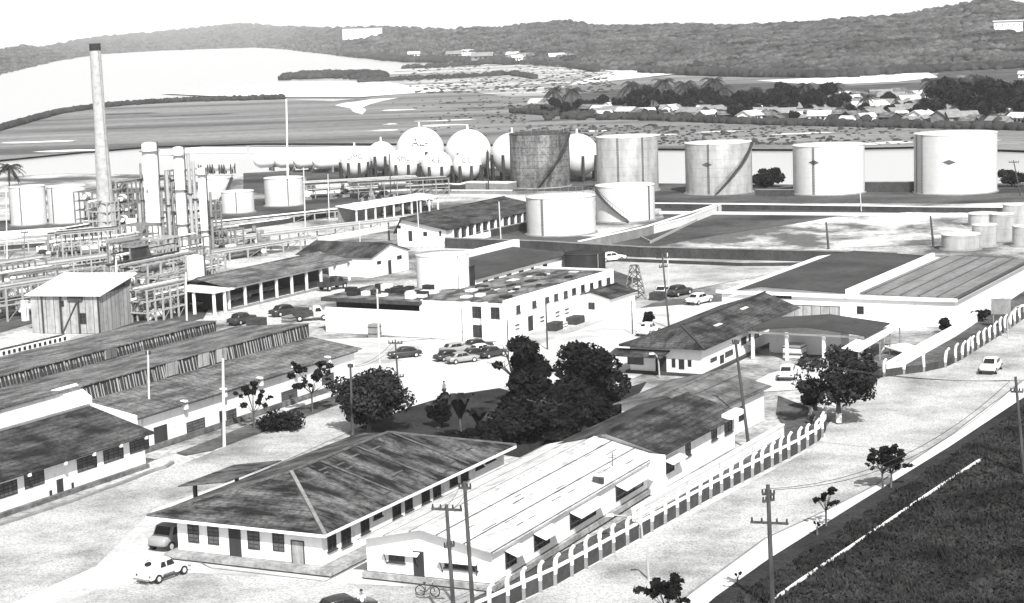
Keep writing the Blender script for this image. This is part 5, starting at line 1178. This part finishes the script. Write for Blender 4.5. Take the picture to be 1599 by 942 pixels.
def beetle(label, px, py, az, paint='carw', z=G0+.02):
    p_ = P(px,py,z); u,_ = xy(az); T = thing('rounded_car',label,'car',p_,math.atan2(u.y,u.x))
    secs = [(-2.0,.2,.42,.55,.8),(-1.92,.45,.3,.72,.8),(-1.7,.6,.25,.95,.75),(-1.35,.66,.22,1.2,.7),(-.95,.68,.2,1.38,.68),(-.5,.69,.2,1.48,.65),(0,.69,.2,1.5,.65),(.4,.68,.2,1.42,.65),(.7,.66,.2,1.15,.7),(.8,.65,.2,1.0,.75),(1.2,.55,.22,.93,.8),(1.6,.42,.26,.8,.85),(1.9,.25,.35,.62,.9),(2.0,.1,.45,.52,1)]
    loft(secs,24).build('body',paint,T)
    for x,r in ((-1.2,.5),(1.25,.5)):
        for y in (-.62,.62):
            m_ = loft([(x-.62,.06,.3,.36,.8),(x-.5,.16,.28,.6,.7),(x-.25,.2,.3,.76,.7),(x,.21,.32,.8,.7),(x+.25,.2,.3,.76,.7),(x+.5,.16,.28,.6,.7),(x+.62,.06,.3,.36,.8)],12); m_.v = [(a,b2+y,c) for a,b2,c in m_.v]; m_.build('fender',paint,T)
            wheel(T,x,y*1.26,.32)
    for s_ in (-1,1):
        for (xa,xb,xc,xd) in ((-.85,-.3,-.34,-.7),(-.22,.52,.34,-.2)):
            MB().add([(xa,s_*.72,.98),(xb,s_*.725,.98),(xc,s_*.625,1.33),(xd,s_*.625,1.33)],[(0,1,2,3)]).build('side_window','glass',T)
    V = []
    for i in range(12):
        a = 2*math.pi*i/12; yy = .3*math.cos(a); t = .5+.5*math.sin(a); V.append((-1.47+.38*t-.02, yy, 1.13+.24*t+.03))
    MB().add(V,[tuple(range(12))]).build('rear_window','glass',T)
    MB().add([(.73,-.5,1.08),(.73,.5,1.08),(.5,.45,1.38),(.5,-.45,1.38)],[(0,1,2,3)]).build('windscreen','glass',T)
    for x in (-2.05,2.08): MB().beam((x,-.7,.38),(x,.7,.38),.07,.1).build('bumper','steel',T)
    for y in (-.62,.62): MB().ball((-1.82,y,.6),.07,8,6).build('tail_lamp','dgrey',T); MB().ball((1.78,y,.62),.1,8,6).build('headlight','rim',T)
    MB().box(-.75,.75,-.78,-.6,.24,.3).box(-.75,.75,.6,.78,.24,.3).build('running_board','dsteel',T)
    return T
def truck(label, px, py, az, cab='carg', bed='dgrey', name='pickup_truck', L=4.6, box_h=1.0):
    p_ = P(px,py,G0+.02); u,_ = xy(az); T = thing(name,label,'truck',p_,math.atan2(u.y,u.x))
    loft([(L/2-2.0,.8,.45,1.75,.3),(L/2-1.75,.82,.42,1.85,.3),(L/2-1.1,.82,.42,1.8,.3),(L/2-.75,.82,.42,1.2,.3),(L/2-.1,.78,.45,1.05,.35),(L/2,.7,.55,.9,.5)]).build('cab',cab,T)
    MB().add([(L/2-.68,-.66,1.18),(L/2-.68,.66,1.18),(L/2-1.0,.62,1.72),(L/2-1.0,-.62,1.72)],[(0,1,2,3)]).build('windscreen','glass',T)
    for s_ in (-1,1): MB().add([(L/2-1.8,s_*.835,1.15),(L/2-.95,s_*.835,1.15),(L/2-1.15,s_*.8,1.66),(L/2-1.75,s_*.8,1.66)],[(0,1,2,3)]).build('side_window','glass',T)
    MB().box(-L/2,L/2-2.05,-.85,.85,.6,.72).box(-L/2,L/2-2.05,-.85,-.78,.725,.72+box_h*.5).box(-L/2,L/2-2.05,.78,.85,.725,.72+box_h*.5).box(-L/2,-L/2+.07,-.77,.77,.725,.72+box_h*.5).build('cargo_bed',bed,T)
    for x in (-L/2+.8,L/2-.7):
        for y in (-.78,.78): wheel(T,x,y,.38)
    return T
beetle('white round-backed car parked in front of the dark-roofed office',254,902,34)
truck('grey light truck half under the left eave of the front office',275,851,208,'carg','dgrey')
sedan('dark car cut off by the bottom edge of the picture',537,964,60,'card')
sedan('white car driving on the main road at the right edge',1547,580,205,'carw','moving_car')
sedan('light car with dark trim, right of the pale twin poles',1092,474,40,'carw'); sedan('dark car parked beside the pale twin poles',1060,461,40,'card')
sedan('white car immediately left of the dark one by the twin poles',1034,463,200,'carw'); sedan('light car far up the service road behind the black round tank',955,408,70,'carw')
beetle('small pale rounded car beside the hedge block',1012,522,30,'carw'); sedan('light car under the left side of the street tree',1230,590,15,'carw')
for (x,y,az,pt,lb) in [(703,562,60,'card','dark car at the left front of the office car park'),(722,566,62,'carg','grey car nearest the yard in the office car park'),(742,560,55,'card','dark car in the middle of the office car park'),(712,551,60,'carg','grey car in the back left of the office car park'),
    (752,553,50,'carw','white car before the office fins'),(768,557,45,'card','dark car nearest the big central tree'),(745,545,60,'card','dark car closest to the office wall')]: sedan(lb,x,y,az,pt,k=.84)
sedan('dark car beside the yard pole with the low crossarm',632,558,250,'card',k=.85)
truck('dark lorry under the left end of the canopy shelter',578,338,60,'card','dgrey',L=6); truck('grey lorry under the middle of the canopy shelter',612,332,60,'carg','dgrey',L=6); truck('white lorry at the right end of the canopy shelter',650,326,60,'carw','dgrey',L=6)
truck('small lorry beside the open shed at its right end',520,452,40,'card','dgrey'); sedan('dark car on the court behind the factory roof',446,492,50,'card'); sedan('dark low car by the end of the factory roof',378,505,30,'card')
truck('pale flatbed lorry standing before the white end wall of the office',486,500,80,'carw','dgrey')
# ------------------------------------------------------------------ yard clutter
def crate(label,px,py,L,W,h,az,material='grey'):
    p_ = P(px,py,G0); u,_ = xy(az); T = thing('crate',label,'crate',p_,math.atan2(u.y,u.x)); MB().box(0,L,0,W,0,h).build('box',material,T)
    m_ = MB()
    for z in (h*.25,h*.75): m_.box(-.03,-.003,0,W,z,z+.1).box(0,L,-.03,-.003,z,z+.1)
    m_.build('battens','dgrey',T)
rg = random.Random(77)
for i,(x,y,L,W,h,mt,lb) in enumerate([(868,518,2,1.2,1.0,'dgrey','dark crate against the long office wall, before the side door'),(880,514,1.2,1,.7,'white','small pale crate beside the dark one at the office wall'),(900,508,2.4,1.4,.9,'dgrey','dark bin by the corner of the tiny white house'),
  (470,498,2,1.5,1.2,'dgrey','dark box stacked on the court behind the factory'),(455,505,2,1.5,.8,'grey','grey box on the court behind the factory'),(400,512,2.4,1.5,1.0,'dgrey','dark box at the top end of the slatted roof'),(588,528,1.2,1.2,1.6,'grey','grey kiosk at the foot of the office front wall'),
  (1030,470,2,1.5,1.0,'dgrey','dark heap box beside the lattice tower'),(1425,505,3,1,.5,'dgrey','dark flat box on the warehouse yard edge'),(1345,497,2,1.2,.9,'dgrey','small dark tank on legs at the warehouse wall'),(1250,560,2,2,1.4,'white','white box under the loading shelter'),(1236,548,1.5,1.5,1.8,'white','tall white box under the loading shelter')]):
    crate(lb,x,y,L,W,h,28,mt)
# bicycle leaning by the workshop plinth
T = thing('bicycle','dark bicycle leaning on the stained plinth of the front workshop','bicycle',P(668,931,G0),math.radians(-20))
def ring(x,z,r): 
    m_ = MB(); pts = [(x+r*math.cos(2*math.pi*i/20),0,z+r*math.sin(2*math.pi*i/20)) for i in range(21)]; m_.tube(pts,.035,5)
    for i in range(8): m_.tube([(x,0,z),pts[int(i*2.5)]],.006,3)
    return m_
ring(-.52,.34,.33).build('wheel','tyre',T); ring(.52,.34,.33).build('wheel','tyre',T)
MB().tube([(-.52,0,.34),(-.1,0,.3),(-.2,0,.85)],.03,6).tube([(-.1,0,.3),(.38,0,.78),(-.17,0,.75)],.03,6).tube([(.52,0,.34),(.38,0,.8),(.36,0,.95)],.03,6).build('frame','dsteel',T)
MB().tube([(.3,-.28,.98),(.36,0,.96),(.3,.28,.98)],.016,6).build('handlebar','rim',T); MB().ball((-.2,0,.88),.12,8,6,.4).build('saddle','black',T)
# ------------------------------------------------------------------ people (skin-grown figures)
def person(label, px, py, face, arm=(.18,.05), shirt='cloth', hat=False):
    p_ = P(px,py,G0)
    J = {'pel':(0,0,.92),'sp':(0,0,1.12),'ch':(0,0,1.34),'nk':(0,0,1.49),'hd':(0,.01,1.6),'ht':(0,.01,1.7),
         'lh':(-.1,0,.88),'lk':(-.11,.03,.5),'la':(-.12,-.02,.09),'lt':(-.13,.15,.04),'rh':(.1,0,.88),'rk':(.12,-.03,.5),'ra':(.14,-.1,.09),'rt':(.15,.06,.04),
         'ls':(-.18,0,1.4),'le':(-.25,-.02,1.13),'lw':(-.25,.1,.9),'lf':(-.25,.14,.82),'rs':(.18,0,1.4),'re':(.26,.03,1.14),'rw':(.25,arm[0],.92+arm[1]),'rf':(.25,arm[0]+.05,.84+arm[1])}
    R_ = {'pel':.14,'sp':.125,'ch':.15,'nk':.055,'hd':.095,'ht':.08,'lh':.095,'lk':.06,'la':.042,'lt':.04,'rh':.095,'rk':.06,'ra':.042,'rt':.04,'ls':.065,'le':.045,'lw':.034,'lf':.035,'rs':.065,'re':.045,'rw':.034,'rf':.035}
    E_ = [('pel','sp'),('sp','ch'),('ch','nk'),('nk','hd'),('hd','ht'),('pel','lh'),('lh','lk'),('lk','la'),('la','lt'),('pel','rh'),('rh','rk'),('rk','ra'),('ra','rt'),('ch','ls'),('ls','le'),('le','lw'),('lw','lf'),('ch','rs'),('rs','re'),('re','rw'),('rw','rf')]
    def grow(name, keys, edges, scale, material, T):
        idx = {k:i for i,k in enumerate(keys)}; me = bpy.data.meshes.new(name); me.from_pydata([J[k] for k in keys],[(idx[a],idx[b2]) for a,b2 in edges],[])
        o = bpy.data.objects.new(name,me); sc.collection.objects.link(o); o.modifiers.new('s','SKIN'); me.skin_vertices or None
        for k in keys: v = me.skin_vertices[0].data[idx[k]]; v.radius = (R_[k]*scale,)*2; v.use_root = (k in (keys[0],))
        o.modifiers.new('u','SUBSURF').levels = 1; dg = bpy.context.evaluated_depsgraph_get(); m2 = bpy.data.meshes.new_from_object(o.evaluated_get(dg)); bpy.data.objects.remove(o)
        for q in m2.polygons: q.use_smooth = True
        m2.materials.clear(); m2.materials.append(M[material]); o = bpy.data.objects.new(name,m2); sc.collection.objects.link(o); o.parent = T; return o
    T = thing('person',label,'person',p_,face)
    def mk():
        idx = list(J); return idx
    # body: one continuous figure
    me = bpy.data.meshes.new('t')
    def grow2(name, keys, edges, scale, material):
        idx = {k:i for i,k in enumerate(keys)}; me = bpy.data.meshes.new(name); me.from_pydata([J[k] for k in keys],[(idx[a],idx[b2]) for a,b2 in edges],[])
        o = bpy.data.objects.new(name,me); sc.collection.objects.link(o); md = o.modifiers.new('s','SKIN')
        if not me.skin_vertices:
            bm = bmesh.new(); bm.from_mesh(me); bm.verts.layers.skin.verify(); bm.to_mesh(me); bm.free()
        for k in keys: v = me.skin_vertices[0].data[idx[k]]; v.radius = (R_[k]*scale,)*2; v.use_root = (k == keys[0])
        o.modifiers.new('u','SUBSURF').levels = 2; dg = bpy.context.evaluated_depsgraph_get(); m2 = bpy.data.meshes.new_from_object(o.evaluated_get(dg)); bpy.data.objects.remove(o)
        for q in m2.polygons: q.use_smooth = True
        m2.materials.clear(); m2.materials.append(M[material]); o = bpy.data.objects.new(name,m2); sc.collection.objects.link(o); o.parent = T; return o
    grow2('body',list(J),E_,1.0,'skin')
    grow2('trousers',['pel','lh','lk','la','rh','rk','ra'],[('pel','lh'),('lh','lk'),('lk','la'),('pel','rh'),('rh','rk'),('rk','ra')],1.22,'trou')
    grow2('shirt',['sp','pel','ch','ls','le','rs','re'],[('sp','pel'),('sp','ch'),('ch','ls'),('ls','le'),('ch','rs'),('rs','re')],1.2,shirt)
    MB().ball((0,-.015,1.68),.105,12,8,.85).build('hair','hair',T)
    return T
person('standing man in a white shirt at the bottom edge beside the dark car',566,962,math.radians(200))
person('standing person in a pale patterned top at the end of the road fence',1268,664,math.radians(120),shirt='grey')
person('person standing alone in the yard behind the garden shrubs',694,622,math.radians(60),shirt='grey')

# ------------------------------------------------------------------ rough grass on the bank, and the air
rg = np.random.default_rng(5); V = []; n = 70000
A0, A1, A2, A3 = P(1130,948,.42), P(1620,622,.42), P(2000,900,.42), P(1400,1250,.42)
s_ = rg.random(n); t_ = rg.random(n)
p = (np.outer((1-s_)*(1-t_),np.array(A0))+np.outer(s_*(1-t_),np.array(A1))+np.outer(s_*t_,np.array(A2))+np.outer((1-s_)*t_,np.array(A3)))
hh = rg.uniform(.08,.42,n)*(.4+.6*np.abs(np.sin(p[:,0]*.7)*np.cos(p[:,1]*.23+p[:,0]*.3))); an = rg.uniform(0,math.pi,n); dx = np.stack([np.cos(an),np.sin(an),0*an],1)*rg.uniform(.06,.22,n)[:,None]
up = np.stack([rg.normal(0,.08,n),rg.normal(0,.08,n),hh],1)
V = np.stack([p-dx, p+dx, p+up+dx*.3, p+up-dx*.3],1).reshape(-1,3)
o = fast_mesh('grass', V, np.arange(4*n).reshape(n,4), 'tuft'); tag(o,'rough dark grass tufts on the bank at lower right','grass',kind='stuff')
bm_ = bpy.data.materials.new('air'); bm_.use_nodes = True; t = bm_.node_tree; t.nodes.clear()
v = t.nodes.new('ShaderNodeVolumePrincipled'); v.inputs['Color'].default_value = (.97,.97,.97,1); v.inputs['Density'].default_value = .00007; v.inputs['Anisotropy'].default_value = 0.0
oo = t.nodes.new('ShaderNodeOutputMaterial'); t.links.new(v.outputs[0], oo.inputs['Volume']); M['air'] = bm_
o = MB().box(-9200,9200,-600,14700,-5,130).build('haze','air'); tag(o,'thin pale haze over the bay and plant','haze',kind='stuff')
